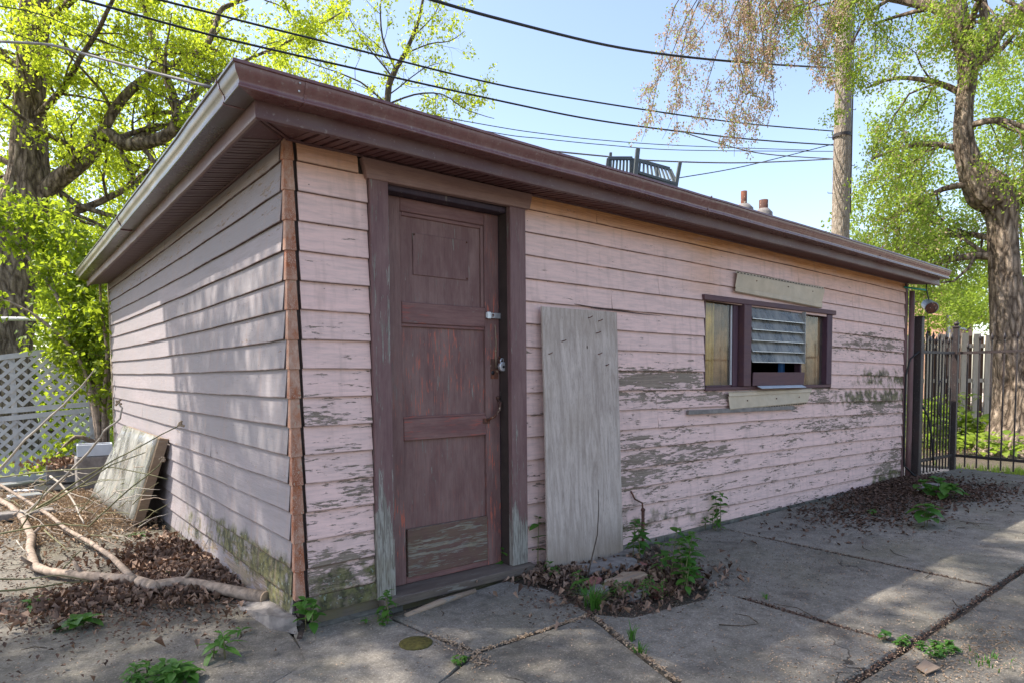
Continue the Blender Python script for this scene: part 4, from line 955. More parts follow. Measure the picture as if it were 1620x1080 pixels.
stb = MB(); stb.box(-.012, .012, -.07, .07, -.002, .006); o = stb.build('dark_strip', M['iron'], loc=(-.03, -.12, .02)); o.rotation_euler = (.15, .1, -.5); tag(o, 'dark metal strip poking up below the rusted corner', 'metal strip')
fl = MB(); fl.add([(0, 0, 0), (.11, -.02, .002), (.13, .05, .01), (.03, .05, .004), (0, 0, -.004), (.11, -.02, -.002), (.13, .05, .006), (.03, .05, 0)], [(0, 1, 2, 3), (7, 6, 5, 4), (0, 4, 5, 1), (1, 5, 6, 2), (2, 6, 7, 3), (3, 7, 4, 0)])
q = ground_at(1465, 1068); tag(fl.build('cardboard_scrap', M['old_plank'], loc=(q.x, q.y, q.z + .01)), 'orange brown scrap lying at the bottom right', 'scrap')

# ------------------------------------------------------------------ weeds
def leaf_mesh(name, L, W, mat, fold=.25, droop=.25, n_=4):
    m = MB(); vs = []; 
    for i in range(n_ + 1):
        t = i / n_; w = W * .5 * math.sin(math.pi * min(1, t * .94 + .03) ** .8) * (1.0 if i not in (0, n_) else .12); z = -droop * L * t * t + .12 * L * t
        vs += [(L * t, -w, z + w * fold), (L * t, 0, z), (L * t, w, z + w * fold)]
    fs = []
    for i in range(n_): b = i * 3; fs += [(b, b + 3, b + 4, b + 1), (b + 1, b + 4, b + 5, b + 2)]
    m.add(vs, fs, True); return m.mesh(name, mat, dict(tint=[0.3] * len(vs)))
LEAF = {k: leaf_mesh('leaf', 1.0, w, M[mt], f, d) for k, w, mt, f, d in (('oval', .56, 'leaf_weed', .25, .35), ('slim', .30, 'leaf_weed', .3, .5), ('bush', .55, 'leaf_bush', .25, .3), ('broad', .75, 'leaf_weed', .2, .4), ('lawn', .62, 'leaf_far', .2, .4))}
def add_leaf(parent, kind, p, yaw, pitch, size, roll=0.0):
    o = bpy.data.objects.new('leaf', LEAF[kind]); COL.objects.link(o); o.parent = parent; o.location = p
    o.rotation_euler = (roll, -pitch, yaw); o.scale = (size, size, size); return o
def weed(pos, h, pairs, size, label, kind='oval', lean=(0, 0), cat='weed', stems=1, spread=.04, top=True, mat='twig_green'):
    w = empty('weed_plant', pos, label, cat, 'weeds sprouting around the shed')
    rr = random.Random(zlib.crc32(label.encode()) % 9999)
    spots = []
    for s in range(stems):
        a = rr.uniform(0, 6.28); ox, oy = math.cos(a) * spread * (s > 0), math.sin(a) * spread * (s > 0); hh = h * rr.uniform(.65, 1.0) if s else h
        lx, ly = lean[0] + rr.uniform(-.12, .12) * h, lean[1] + rr.uniform(-.12, .12) * h
        P = [Vector((ox + lx * t * t, oy + ly * t * t, hh * t - .01)) for t in (0, .25, .5, .75, 1)]
        m = MB(); m.tube(P, [.004, .0035, .003, .0025, .0015], 5); m.build('stem', M[mat], w)
        for k in range(pairs):
            t = .3 + .7 * (k + .5) / pairs; q = P[min(3, int(t * 4))].lerp(P[min(4, int(t * 4) + 1)], t * 4 % 1)
            for sgn in (0, math.pi): spots.append((q, k * 1.57 + sgn + rr.uniform(-.4, .4) + s, size * (1.1 - .5 * abs(t - .55)) * rr.uniform(.8, 1.15)))
        if top:
            for j in range(3): spots.append((P[4], j * 2.1 + s, size * .6))
    for q, ya, sz in spots: add_leaf(w, kind, q, ya, rr.uniform(-.3, .5), sz, rr.uniform(-.3, .3))
    return w
def gp(px, py, z=-.01): q = ground_at(px, py, z); return (q.x, q.y, G(q.x, q.y) + .002)
weed(gp(484, 1000), .17, 3, .085, 'broad leaved weed growing under the rusted corner caps', lean=(.02, -.02), stems=2)
weed(gp(611, 980), .16, 2, .07, 'weed at the left foot of the door casing', stems=2)
weed(gp(598, 984), .06, 3, .03, 'low clump of tiny leaves before the left casing', stems=6, spread=.07)
weed(gp(796, 905), .17, 2, .085, 'weed with long leaves at the right end of the doorstep', stems=1)
weed(gp(851, 905), .36, 3, .085, 'tall thin weed before the left edge of the plywood', stems=1, top=True)
weed(gp(868, 912), .10, 3, .05, 'small bright weed at the foot of the plywood', stems=3, spread=.05)
weed(gp(968, 862), .30, 5, .05, 'small leaved weed against the plywood right edge', stems=3, spread=.05)
weed(gp(1012, 890), .30, 5, .085, 'leafy weed beside the iron stake', stems=3, spread=.06)
weed(gp(1062, 925), .36, 6, .085, 'largest leafy weed at the right of the rubble patch', stems=5, spread=.11)
weed(gp(1083, 935), .22, 4, .07, 'weed leaning over the right rim of the rubble patch', stems=3, spread=.07)
weed(gp(1030, 945), .14, 4, .05, 'feathery weed in the middle front of the rubble patch', 'slim', stems=5, spread=.07)
weed(gp(990, 945), .10, 4, .045, 'low weed between the grass tuft and the rubble', 'slim', stems=4, spread=.06)
weed(gp(912, 940), .14, 2, .07, 'young weed left of the grass tuft', stems=2)
weed(gp(1140, 832), .30, 3, .10, 'weed with dark drooping leaves against the wall below the window', stems=2, spread=.03)
weed(gp(1128, 838), .14, 4, .05, 'pale green weed at the wall foot below the window', stems=4, spread=.07)
weed(gp(1483, 786), .20, 3, .16, 'dandelion clump nearest the gate', 'broad', stems=4, spread=.14, cat='dandelion')
weed(gp(1462, 832), .20, 2, .16, 'dandelion with upright leaves on the mulch', 'broad', stems=2, spread=.04, cat='dandelion')
weed(gp(1380, 812), .04, 1, .10, 'single green leaf lying on the mulch', 'broad', cat='weed')
weed(gp(1458, 1022), .05, 4, .032, 'small clover clump on the long paving joint', stems=9, spread=.09)
weed(gp(1478, 1018), .04, 4, .03, 'low weeds right of the clover on the paving joint', stems=7, spread=.08)
weed(gp(1400, 1008), .05, 1, .06, 'two leaved sprout left of the paving joint', 'broad')
weed(gp(600 + 130, 1048), .04, 3, .025, 'tiny sprout in the joint before the door', stems=5, spread=.03)
weed(gp(283, 915), .05, 2, .10, 'green seedling among the brown leaves', 'slim', stems=2)
weed(gp(118, 995), .05, 2, .12, 'pale rosette weed at the lower left', 'oval', stems=2)
weed(gp(52, 958), .04, 2, .10, 'flat green weed near the left edge', 'slim', stems=2)
weed(gp(381, 1004), .03, 1, .09, 'lone slim leaf on the concrete left of the corner', 'slim')
weed(gp(215, 1078), .07, 4, .06, 'grassy clump at the bottom left edge', 'slim', stems=6, spread=.07)
weed(gp(280, 1072), .07, 4, .08, 'leafy clump at the bottom left beside the twigs', 'oval', stems=5, spread=.07)
weed(gp(355, 1035), .10, 2, .10, 'upright weed in the broken ground at the bottom left', 'slim', stems=3, spread=.05)
weed(gp(215, 870 - 20), .04, 2, .06, 'small sprout by the wall behind the branch', 'slim', stems=3)
def grass(pos, n_, h, label, spread=.05, out=.7, mat='leaf_weed'):
    m = MB(); rr = random.Random(zlib.crc32(label.encode()) % 999)
    for i in range(n_):
        a = rr.uniform(0, 6.28); r0 = rr.uniform(0, spread); hh = h * rr.uniform(.5, 1.1); o_ = out * hh * rr.uniform(.3, 1.2); w = .0035 * rr.uniform(.7, 1.4)
        dx, dy = math.cos(a), math.sin(a); vs = []
        for t in (0, .35, .7, 1.0):
            x, y, z = dx * (r0 + o_ * t * t), dy * (r0 + o_ * t * t), hh * (t - .35 * t * t * t); ww = w * (1 - t * .85)
            vs += [(x - dy * ww, y + dx * ww, z), (x + dy * ww, y - dx * ww, z)]
        m.add(vs, [(0, 1, 3, 2), (2, 3, 5, 4), (4, 5, 7, 6)])
    o = m.build('grass_tuft', M[mat], None, dict(tint=[rr.random()] * len(m.v)), loc=pos); return tag(o, label, 'grass tuft', 'grass tufts in the joints')
grass(gp(938, 962), 75, .20, 'spreading grass tuft at the front rim of the rubble patch', .05, .9)
grass(gp(1000, 1012), 26, .12, 'thin upright grass in the joint right of the door slab', .02, .4)
grass(gp(1012, 1028), 30, .05, 'short grass along the joint at the bottom centre', .04, .8)
grass(gp(1212, 945), 10, .06, 'few grass blades on the middle of the slabs', .02, .5)
grass(gp(1560, 1040), 30, .05, 'sparse grass at the lower right corner', .12, .8)
# moss cushion by the door slab
mc = MB(); q = gp(658, 1018); mc.ball((0, 0, 0), .085, 14, 7, .16); mo = mc.build('moss_cushion', M['leaf_dead'], loc=q)
mmat = plain('olive moss', (0.075, 0.065, 0.015), var=.5, scale=60, bump=1.0); mo.data.materials[0] = mmat; tag(mo, 'olive moss cushion on the broken slab before the door', 'moss')
# bare dry stalk in front of the plywood
sk = MB(); q = Vector(gp(928, 918)); P = [q + Vector((0, 0, 0)), q + Vector((.06, .02, .10)), q + Vector((.14, .04, .26)), q + Vector((.165, .05, .42)), q + Vector((.16, .05, .56))]
sk.tube(P, [.006, .005, .004, .003, .002], 5); tag(sk.build('dry_stalk', M['bark_thin']), 'bare dark stalk standing before the plywood', 'stalk')
# ------------------------------------------------------------------ fallen branch and debris at the left
fb = empty('fallen_branch', tuple(ground_at(213, 917)), 'long cut tree branch lying across the concrete toward the wall', 'branch')
off = -Vector(fb.location)
def trace(pts, z=None):
    return [(ground_at(a, b, z) if z is not None else None) for a, b in pts]
main = trace([(420, 945), (333, 927), (287, 920), (243, 928), (213, 917), (133, 910), (77, 903), (55, 895), (47, 867), (50, 847), (37, 820), (17, 800), (-10, 785), (-70, 765)], .045)
m = MB(); m.tube([p + off for p in main], [.038, .034, .036, .042, .034, .029, .026, .031, .027, .030, .027, .029, .024, .022], 12)
m.ball(main[3] + off, .044, 8, 6); [m.tube([main[i] + off, main[i] + off + Vector((dx, dy, .05)), main[i] + off + Vector((dx * 1.5, dy * 1.5, .09))], [.016, .012, .009], 7) for i, dx, dy in ((2, .03, -.05), (5, -.03, .05), (7, -.05, -.02), (9, .05, .02))]; [m.ball(main[i] + off, r_, 8, 6) for i, r_ in ((1, .038), (4, .037), (7, .034), (10, .031))]; lo = m.build('limb', M['branch_bark'], fb)
m = MB(); d = (main[0] - main[1]).normalized(); m.tube([main[0] + off + d * .001, main[0] + off + d * .006], [.040, .036], 12); m.build('cut_end', M['straw'], lo)
m = MB(); sec = [ground_at(213, 917, .06), ground_at(177, 880, .07), ground_at(143, 857, .08), ground_at(103, 835, .10), at(80, 815, 5.6), at(40, 790, 5.9), at(0, 766, 6.1), at(-90, 735, 6.3)]
m.tube([p + off for p in sec], [.026, .018, .017, .0155, .015, .014, .013, .011], 8); m.build('side_limb', M['branch_bark'], fb)['label'] = 'thinner grey fork of the branch'
def stem(pts, r0, r1, mat, name='twig', parent=fb):
    P = [at(*p) for p in pts]; Q = []
    for i in range(len(P) - 1):
        for k in range(3):
            t = k / 3; j = mnoise.noise_vector(P[i] * 3 + Vector((k, 0, 0))) * .008; Q.append(P[i].lerp(P[i + 1], t) + j)
    Q.append(P[-1]); n_ = len(Q); mm = MB(); o_ = off if parent is fb else Vector((0, 0, 0))
    mm.tube([q + o_ for q in Q], [r0 + (r1 - r0) * i / (n_ - 1) for i in range(n_)], 6); return mm.build(name, M[mat], parent)
stem([(-20, 765, 5.9), (40, 695, 5.8), (100, 640, 5.7), (128, 612, 5.7), (150, 583, 5.6)], .011, .005, 'twig_pale')
stem([(40, 812, 5.3), (100, 755, 5.2), (140, 715, 5.1), (165, 682, 5.0), (190, 662, 5.0), (193, 645, 5.0), (188, 638, 5.0)], .010, .006, 'twig_pale')
stem([(40, 815, 5.2), (80, 790, 5.0), (150, 745, 4.8), (200, 716, 4.7), (285, 672, 4.6)], .008, .0035, 'twig_green')
stem([(60, 805, 5.1), (110, 778, 4.9), (175, 735, 4.7), (230, 715, 4.7)], .008, .003, 'twig_green')
stem([(-20, 757, 5.6), (50, 748, 5.3), (90, 743, 5.2), (180, 738, 5.0), (265, 757, 4.7)], .007, .004, 'twig_green')
stem([(-20, 848, 4.6), (60, 832, 4.7), (100, 828, 4.8), (140, 832, 4.8), (190, 785, 4.8), (252, 735, 4.7), (258, 728, 4.7)], .007, .004, 'twig_green')
stem([(30, 838, 5.2), (60, 795, 5.2), (75, 770, 5.2)], .007, .004, 'twig_green')
stem([(70, 838, 4.9), (90, 855, 4.7), (110, 872, 4.6)], .006, .003, 'twig_green')
stem([(-20, 915, 3.8), (40, 916, 3.9), (95, 909, 3.95), (140, 917, 4.0)], .006, .003, 'twig_green')
stem([(-20, 937, 3.6), (50, 930, 3.7), (100, 922, 3.8), (145, 918, 3.9)], .007, .003, 'twig_green')
stem([(100, 900, 4.2), (115, 882, 4.2), (128, 870, 4.2)], .005, .003, 'twig_green')
stem([(26, 855, 4.7), (38, 870, 4.6), (42, 872, 4.6)], .005, .003, 'twig_pale')
rr = random.Random(5)
for i in range(48):
    x, y, d = rr.uniform(0, 230), rr.uniform(735, 850), rr.uniform(4.9, 6.3); a = rr.uniform(-.6, .9); l = rr.uniform(25, 75)
    if at(x, y, d).z < .03: d = 5.0
    stem([(x, y, d), (x + l * .5 * math.cos(a), y - l * .5 * math.sin(a) - 4, d - .05), (x + l * math.cos(a), y - l * math.sin(a), d - .1)], .0045, .002, rr.choice(['twig_pale', 'twig_green', 'branch_bark']))
hd_ = MB()
for px, py, d in ((187, 636, 5.0), (286, 670, 4.6), (256, 727, 4.7)):
    for k in range(9): c = at(px + rr.uniform(-5, 5), py + rr.uniform(-4, 4), d); hd_.ball(c + off, .010, 5, 3)
hd_.build('dry_flower_head', M['straw'], fb)
o = stem([(80, 752, 6.0), (98, 767, 5.9), (112, 785, 5.8), (125, 810, 5.6), (133, 828, 5.5)], .010, .007, 'twig_pale', 'pale_stick', None)
tag(o, 'curved whitish stick lying on the straw', 'stick')
# screen panel leaning on the side wall
A, B, Cc, Dd = Vector((-.065, 2.99, .80)), Vector((-.075, 4.90, .815)), Vector((-.38, 5.15, .03)), Vector((-.235, 3.36, .01))
sc = empty('leaning_screen', tuple(Dd), 'old screen panel under clouded plastic leaning on the side wall', 'screen panel')
o0 = -Dd; nrm = (B - A).cross(Dd - A).normalized()
if nrm.x > 0: nrm = -nrm
def panel(name, P, t0, t1, mat, parent):
    m = MB(); vs = [p + o0 + nrm * t0 for p in P] + [p + o0 + nrm * t1 for p in P]
    m.add(vs, [(0, 1, 2, 3), (7, 6, 5, 4), (0, 4, 5, 1), (1, 5, 6, 2), (2, 6, 7, 3), (3, 7, 4, 0)]); return m.build(name, mat, parent, dict(peel=[.4] * 8, moss=[0] * 8))
def sub(u0, u1, v0, v1):
    f = lambda u, v: (A.lerp(B, u)).lerp(Dd.lerp(Cc, u), v); return [f(u0, v0), f(u1, v0), f(u1, v1), f(u0, v1)]
panel('frame_side', sub(0, .03, 0, 1), -.045, .030, M['old_plank'], sc)['label'] = 'crumbling brown near edge'
panel('frame_side', sub(.97, 1, 0, 1), -.02, .012, M['galv'], sc)
panel('frame_top', sub(.031, .969, 0, .04), -.02, .012, M['old_plank'], sc)
panel('frame_bottom', sub(.031, .969, .93, 1), -.02, .022, M['white_paint'], sc)
panel('backing', sub(.031, .60, .041, .929), -.02, .0, M['stone'], sc)
panel('backing', sub(.72, .969, .041, .929), -.02, .0, M['dark'], sc)
for u in (.24, .42): panel('glazing_bar', sub(u, u + .018, .041, .929), .0005, .010, M['galv'], sc)
sh = MB(); N1, N2 = 18, 8; vs = []
for j in range(N2 + 1):
    for i in range(N1 + 1):
        u, v = .01 + .98 * i / N1, -.005 + .99 * j / N2; p = (A.lerp(B, u)).lerp(Dd.lerp(Cc, u), v)
        vs.append(p + o0 + nrm * (.040 + .012 * math.sin(i * 1.9) + .010 * mnoise.noise(Vector((i * .7, j * .5, 0)))))
sh.add(vs, [(j * (N1 + 1) + i, j * (N1 + 1) + i + 1, (j + 1) * (N1 + 1) + i + 1, (j + 1) * (N1 + 1) + i) for j in range(N2) for i in range(N1)], True)
so = sh.build('plastic_sheet', M['sheet'], sc); md = so.modifiers.new('thick', 'SOLIDIFY'); md.thickness = .002
# boxes behind it
def open_box(name, c, dims, wall, mat, label, cat, rz, inner=None):
    e = empty(name, c, label, cat, rz=rz); x, y, z = dims
    for (bx0, bx1, by0, by1) in ((-x / 2, x / 2, -y / 2, -y / 2 + wall), (-x / 2, x / 2, y / 2 - wall, y / 2), (-x / 2, -x / 2 + wall, -y / 2 + wall + .001, y / 2 - wall - .001), (x / 2 - wall, x / 2, -y / 2 + wall + .001, y / 2 - wall - .001)):
        m = MB(); m.box(bx0, bx1, by0, by1, 0, z); bevel(m.build('side', mat, e), .006)
    m = MB(); m.box(-x / 2 + wall, x / 2 - wall, -y / 2 + wall, y / 2 - wall, .02, z * (.8 if inner else .1)); m.build('fill', inner or mat, e); return e
q = ground_at(122, 772); open_box('planter_box', (q.x + .02, q.y + .15, .07), (.60, .40, .22), .025, M['stone'], 'grey planter box heaped with dead leaves', 'planter', -.15, M['leaf_dead'])
q = ground_at(120, 778); m = MB(); m.box(-.42, .42, -.25, .25, 0, .06); o = bevel(m.build('black_tray', M['black'], loc=(q.x + .03, q.y + .1, .0)), .01); tag(o, 'black tray under the planter box', 'tray')
q = at(150, 708, 7.8); open_box('white_bin', (q.x, q.y, .42), (.36, .26, .14), .02, M['white_plastic'], 'pale blue white plastic box under the bush', 'box', -.1, M['leaf_dead'])
m = MB(); m.box(-.20, .20, -.15, .15, 0, .415); tag(bevel(m.build('wood_crate', M['stone'], loc=(q.x, q.y, 0)), .01), 'dark block holding up the pale plastic box', 'block')
for (px, py, L, W, H, rz, mat, lab, cat, nm) in ((75, 785, .80, .10, .03, -.75, 'old_plank', 'tan broken plank lying among the straw', 'plank', 'broken_plank'), (62, 778, .55, .06, .03, -.6, 'white_paint', 'narrow pale strip beside the tan plank', 'plank', 'broken_plank'),
        (40, 790, .30, .16, .06, .2, 'galv', 'grey block left of the tan plank', 'block', 'grey_block'), (35, 820, .50, .14, .07, .05, 'stone', 'long concrete block near the fallen branch', 'block', 'concrete_block'), (95, 812, .5, .20, .03, -.2, 'stone', 'flat slab piece under the twigs', 'block', 'concrete_block'),
        (25, 768, .45, .18, .04, .5, 'galv', 'sheet of grey scrap near the lattice', 'scrap', 'scrap_sheet')):
    q = ground_at(px, py, 0); m = MB(); m.box(-L / 2, L / 2, -W / 2, W / 2, 0, H); o = bevel(m.build(nm, M[mat], None, dict(peel=[.5] * 8, moss=[0] * 8), loc=(q.x, q.y, .005)), .008); o.rotation_euler = (.03, .02, rz); tag(o, lab, cat)

# lattice fence
lat = empty('lattice_fence', (0, 0, 0), 'white diagonal lattice fence behind the debris', 'fence')
la, lb = at(-120, 600, 8.1), at(146, 600, 8.95); la.z = lb.z = 0; ld = (lb - la); LL = ld.length; ld.normalize(); ln = Vector((ld.y, -ld.x, 0))
tl, tr = (1.50, 1.80), (.76, .92)
def LP(u, v, o=0): return la + ld * u + ln * o + Vector((0, 0, v))
def bar(name, u0, v0, u1, v1, w, t0, t1, mat=M['white_paint']):
    d = Vector((u1 - u0, v1 - v0)); n2 = Vector((-d.y, d.x)).normalized() * w * .5
    c = [(u0 + n2.x, v0 + n2.y), (u1 + n2.x, v1 + n2.y), (u1 - n2.x, v1 - n2.y), (u0 - n2.x, v0 - n2.y)]
    m = MB(); m.add([LP(a, b, t0) for a, b in c] + [LP(a, b, t1) for a, b in c], [(3, 2, 1, 0), (4, 5, 6, 7), (0, 1, 5, 4), (1, 2, 6, 5), (2, 3, 7, 6), (3, 0, 4, 7)]); return m.build(name, mat, lat)
def lattice(v0a, v0b, v1a, v1b):
    lo_ = lambda u: v0a + (v0b - v0a) * u / LL; hi = lambda u: v1a + (v1b - v1a) * u / LL
    for sgn, t in ((1, .0), (-1, -.010)):
        s = -2.5
        while s < LL + 2.5:
            pts = []
            for k in range(61):
                h = -.2 + 2.4 * k / 60; u = s + sgn * h * 1.0
                if 0.01 <= u <= LL - .01 and lo_(u) <= h <= hi(u): pts.append((u, h))
            if len(pts) > 2: bar('lattice_strip', *pts[0], *pts[-1], .040, t, t + .008)
            s += .145
lattice(.90, 1.02, tl[0] - .02, tl[1] - .02); lattice(.03, .03, tr[0] - .02, tr[1] - .02)
for a, b in ((tl[0], tl[1]), (.88, 1.0), (tr[0], tr[1]), (.03, .03)): bar('rail', 0, a, LL, b, .065, -.022, .020)
for u in (.03, LL * .5, LL - .03): bar('post', u, 0, u, tl[0] + (tl[1] - tl[0]) * u / LL + .03, .06, -.030, -.0225)
# bent pipe behind the bush
m = MB(); m.tube([at(-30, 504, 9.2), at(60, 505, 9.1), at(110, 505, 9.0), at(150, 505, 8.9), at(163, 511, 8.9), at(169, 528, 8.9), at(169, 600, 8.9), at(170, 700, 8.9)], .028, 9)
tag(m.build('bent_pipe', M['galv']), 'bent grey pipe rail behind the bush at the back corner', 'pipe')

# ------------------------------------------------------------------ plants and trees
def grow(mb_thick, mb_thin, pts, r0, r1, level, spec, rg, leaf_pts):
    """side shoots along a limb, then shoots of those; records where leaves go"""
    P = [Vector(p) for p in pts]; seg = [(P[i + 1] - P[i]).length for i in range(len(P) - 1)]; T = sum(seg)
    n_ = max(1, int(T * spec['dens'][level] + rg.random()))
    for k in range(n_):
        s = (spec.get('start', .2) if level == 0 else .12) + rg.random() * (1 - (spec.get('start', .2) if level == 0 else .12)); d = s * T; i = 0
        while i < len(seg) - 1 and d > seg[i]: d -= seg[i]; i += 1
        p = P[i].lerp(P[i + 1], min(1, d / max(seg[i], 1e-6))); t = (P[i + 1] - P[i]).normalized()
        v = Vector(rg.normal(size=3)); v = (v - t * v.dot(t)).normalized(); dr = (t * spec.get('along', .5) + v + Vector(spec.get('bias', (0, 0, .25)))).normalized()
        L = spec['len'][level] * (1.15 - .5 * s) * rg.uniform(.6, 1.3); rr_ = max(.003, (r0 + (r1 - r0) * s) * spec.get('ratio', .45)); Q = [p]; g_ = spec.get('droop', 0.0)
        ns = 4 if level < 2 else 3
        for j in range(ns):
            dr = (dr + Vector(rg.normal(size=3)) * .28 + Vector((0, 0, -g_ * (level + 1) * .5))).normalized(); Q.append(Q[-1] + dr * (L / ns))
        rad = [rr_ * (1 - .8 * j / ns) for j in range(ns + 1)]
        (mb_thick if level == 0 else mb_thin).tube(Q, rad, 6 if level == 0 else (4 if level == 1 else 3), cap=False)
        if level + 1 < len(spec['len']): grow(mb_thick, mb_thin, Q, rad[0], rad[-1], level + 1, spec, rg, leaf_pts)
        if level + 1 >= len(spec['len']) - spec.get('leafy', 0):
            for j in range(1, ns + 1): leaf_pts.append(Q[j])
            leaf_pts.append(Q[0].lerp(Q[1], .6))
def smooth_pts(P, k=3, wob=.03):
    P = [Vector(p) for p in P]; Q = []
    for i in range(len(P) - 1):
        a, b, c, d = P[max(i - 1, 0)], P[i], P[i + 1], P[min(i + 2, len(P) - 1)]
        for j in range(k):
            t = j / k; q = 0.5 * ((2 * b) + (c - a) * t + (2 * a - 5 * b + 4 * c - d) * t * t + (3 * b - a - 3 * c + d) * t ** 3); Q.append(q + mnoise.noise_vector(q * 1.5) * wob)
    Q.append(P[-1]); return Q
def tree(name, label, trunk, limbs, spec, leafspec, seed, bark_='bark', cat='tree', extra=None, lim=1.0, group=None):
    rg = np.random.default_rng(seed); root = empty(name, tuple(Vector(trunk[0][0])), label, cat, group); o_ = -Vector(trunk[0][0])
    tp = smooth_pts([p for p, r in trunk]); n_ = len(tp); rs = np.interp(np.linspace(0, len(trunk) - 1, n_), range(len(trunk)), [r for p, r in trunk])
    tp2 = []; rs2 = []
    for i in range(n_ - 1):
        kk = 4 if i < n_ * .7 else 2
        for j in range(kk): tp2.append(tp[i].lerp(tp[i + 1], j / kk)); rs2.append(rs[i] + (rs[i + 1] - rs[i]) * j / kk)
    tp2.append(tp[-1]); rs2.append(rs[-1])
    m = MB(); m.tube([p + o_ for p in tp2], rs2, 44 if rs[0] > .3 else 12, ridge=.16 if rs[0] > .3 else 0); m.build('trunk', M[bark_], root)
    big = MB(); thin = MB(); lp = []
    for pts, r0, r1, on in limbs:
        r0 *= lim; r1 *= lim; q = smooth_pts(pts); k = len(q); big.tube([p + o_ for p in q], [r0 + (r1 - r0) * i / (k - 1) for i in range(k)], 9, cap=False)
        sp2 = dict(spec); sp2.update(on or {})
        grow(big, thin, [p + o_ for p in q], r0, r1, 0, sp2, rg, lp)
    big.build('limbs', M[bark_], root)
    if thin.v: tag(thin.build('twigs', M['bark_thin'], root), kind='stuff')
    lp = np.array([tuple(p) for p in lp]) if lp else np.zeros((0, 3))
    if extra is not None: lp = np.vstack([lp, np.array(extra) + np.array(o_)])
    for (mat, size, per, spread_, kw) in leafspec:
        Cn = np.repeat(lp, per, 0) + rg.normal(0, spread_, (len(lp) * per, 3)); 
        o = leaves('foliage', Cn, size, M[mat], root, rg=rg, **kw); tag(o, kind='stuff')
    return root, len(lp)

# big tree behind the left of the shed
T = lambda l, d: [at(a, b, d if not isinstance(d, list) else d[i]) for i, (a, b) in enumerate(l)]
dL = 12.0
tb = at(-4, 712, dL); tb.z = -.1
trunkL = [(tb, .62), (at(2, 600, dL), .47), (at(8, 500, dL), .43), (at(16, 400, dL), .42), (at(36, 330, dL), .40), (at(46, 260, dL), .30), (at(46, 190, dL), .25), (at(49, 120, dL), .24), (at(55, 30, dL), .22), (at(62, -80, dL), .19), (at(70, -220, dL), .15)]
limbsL = [
    (T([(36, 330), (95, 285), (145, 240), (165, 212), (200, 228), (250, 220), (278, 200), (277, 165), (262, 120), (247, 80), (233, 40), (222, -30)], dL), .24, .05, None),
    (T([(160, 215), (195, 155), (240, 117), (285, 98), (325, 75), (342, 40), (352, 12), (420, -8), (480, -10)], [12, 12, 12.2, 12.4, 12.6, 12.8, 13, 13.2, 13.4]), .13, .04, None),
    (T([(200, 228), (240, 205), (285, 190), (330, 185), (380, 170), (440, 175)], [12, 12.3, 12.7, 13.2, 13.6, 14]), .08, .03, None),
    (T([(38, 330), (80, 340), (130, 330), (190, 305), (235, 268), (290, 255)], [12, 12.1, 12.3, 12.6, 13, 13.4]), .14, .04, None),
    (T([(50, 120), (20, 100), (-30, 60), (-90, 30)], dL), .12, .04, None), (T([(50, 150), (25, 145), (-20, 120), (-80, 125)], dL), .10, .04, None),
    (T([(50, 60), (90, 20), (140, -20), (220, -60)], [12, 11.8, 11.5, 11.2]), .12, .05, None),
    (T([(48, 190), (90, 150), (130, 90), (170, 20), (200, -40)], [12, 11.6, 11.3, 11, 10.8]), .09, .03, None),
    (T([(40, 280), (0, 250), (-50, 230)], dL), .10, .03, None),
    (T([(280, 200), (330, 130), (400, 90), (470, 60), (540, 20)], [12, 12.8, 13.6, 14.2, 14.8]), .07, .02, None),
]
# boughs that reach out over the yard and dapple the wall and the paving
limbsL += [([tuple(at(62, -80, dL)), (-2.2, 9.0, 9.4), (-4.0, 6.5, 9.0), (-4.6, 4.2, 8.4), (-4.6, 2.6, 8.2)], .13, .05, dict(dens=(3.2, 2.8, 3.2))),
           ([tuple(at(62, -80, dL)), (-1.0, 8.0, 11.2), (-1.6, 5.0, 11.0), (-1.4, 2.2, 10.4), (-.2, .3, 9.9), (1.6, -.8, 9.8)], .13, .05, dict(dens=(3.2, 2.8, 3.0))),
           ([(-4.6, 4.2, 8.4), (-4.6, 2.8, 9.0), (-3.6, 2.3, 9.5), (-2.4, 2.2, 9.6), (-1.2, 1.9, 9.4)], .06, .03, dict(dens=(4.2, 3.6, 3.6))),
           ([(-4.0, 6.5, 9.0), (-5.6, 5.2, 9.2), (-6.2, 3.9, 9.3), (-6.0, 2.6, 9.2)], .06, .03, dict(dens=(4.6, 3.8, 3.6))),
           ([(-5.6, 5.2, 9.2), (-6.9, 4.6, 9.0), (-7.2, 3.4, 8.6), (-6.8, 2.2, 8.4)], .05, .03, dict(dens=(4.4, 3.8, 3.6))),
           ([(-4.0, 6.5, 9.0), (-4.2, 5.5, 7.6), (-4.1, 4.2, 6.9), (-4.0, 3.6, 6.6)], .07, .03, dict(dens=(3.0, 3.0, 3.0)))]
specL = dict(dens=(2.3, 2.7, 3.4), len=(1.5, .75, .38), bias=(0, 0, .12), along=.7, start=.05, leafy=1)
r1, nL = tree('maple_tree', 'big yellow green tree with furrowed trunk behind the lattice', trunkL, limbsL, specL, [('leaf_spring', .080, 7, .075, dict(droop=.3, up=.2, aspect=.62))], 11, lim=.72)

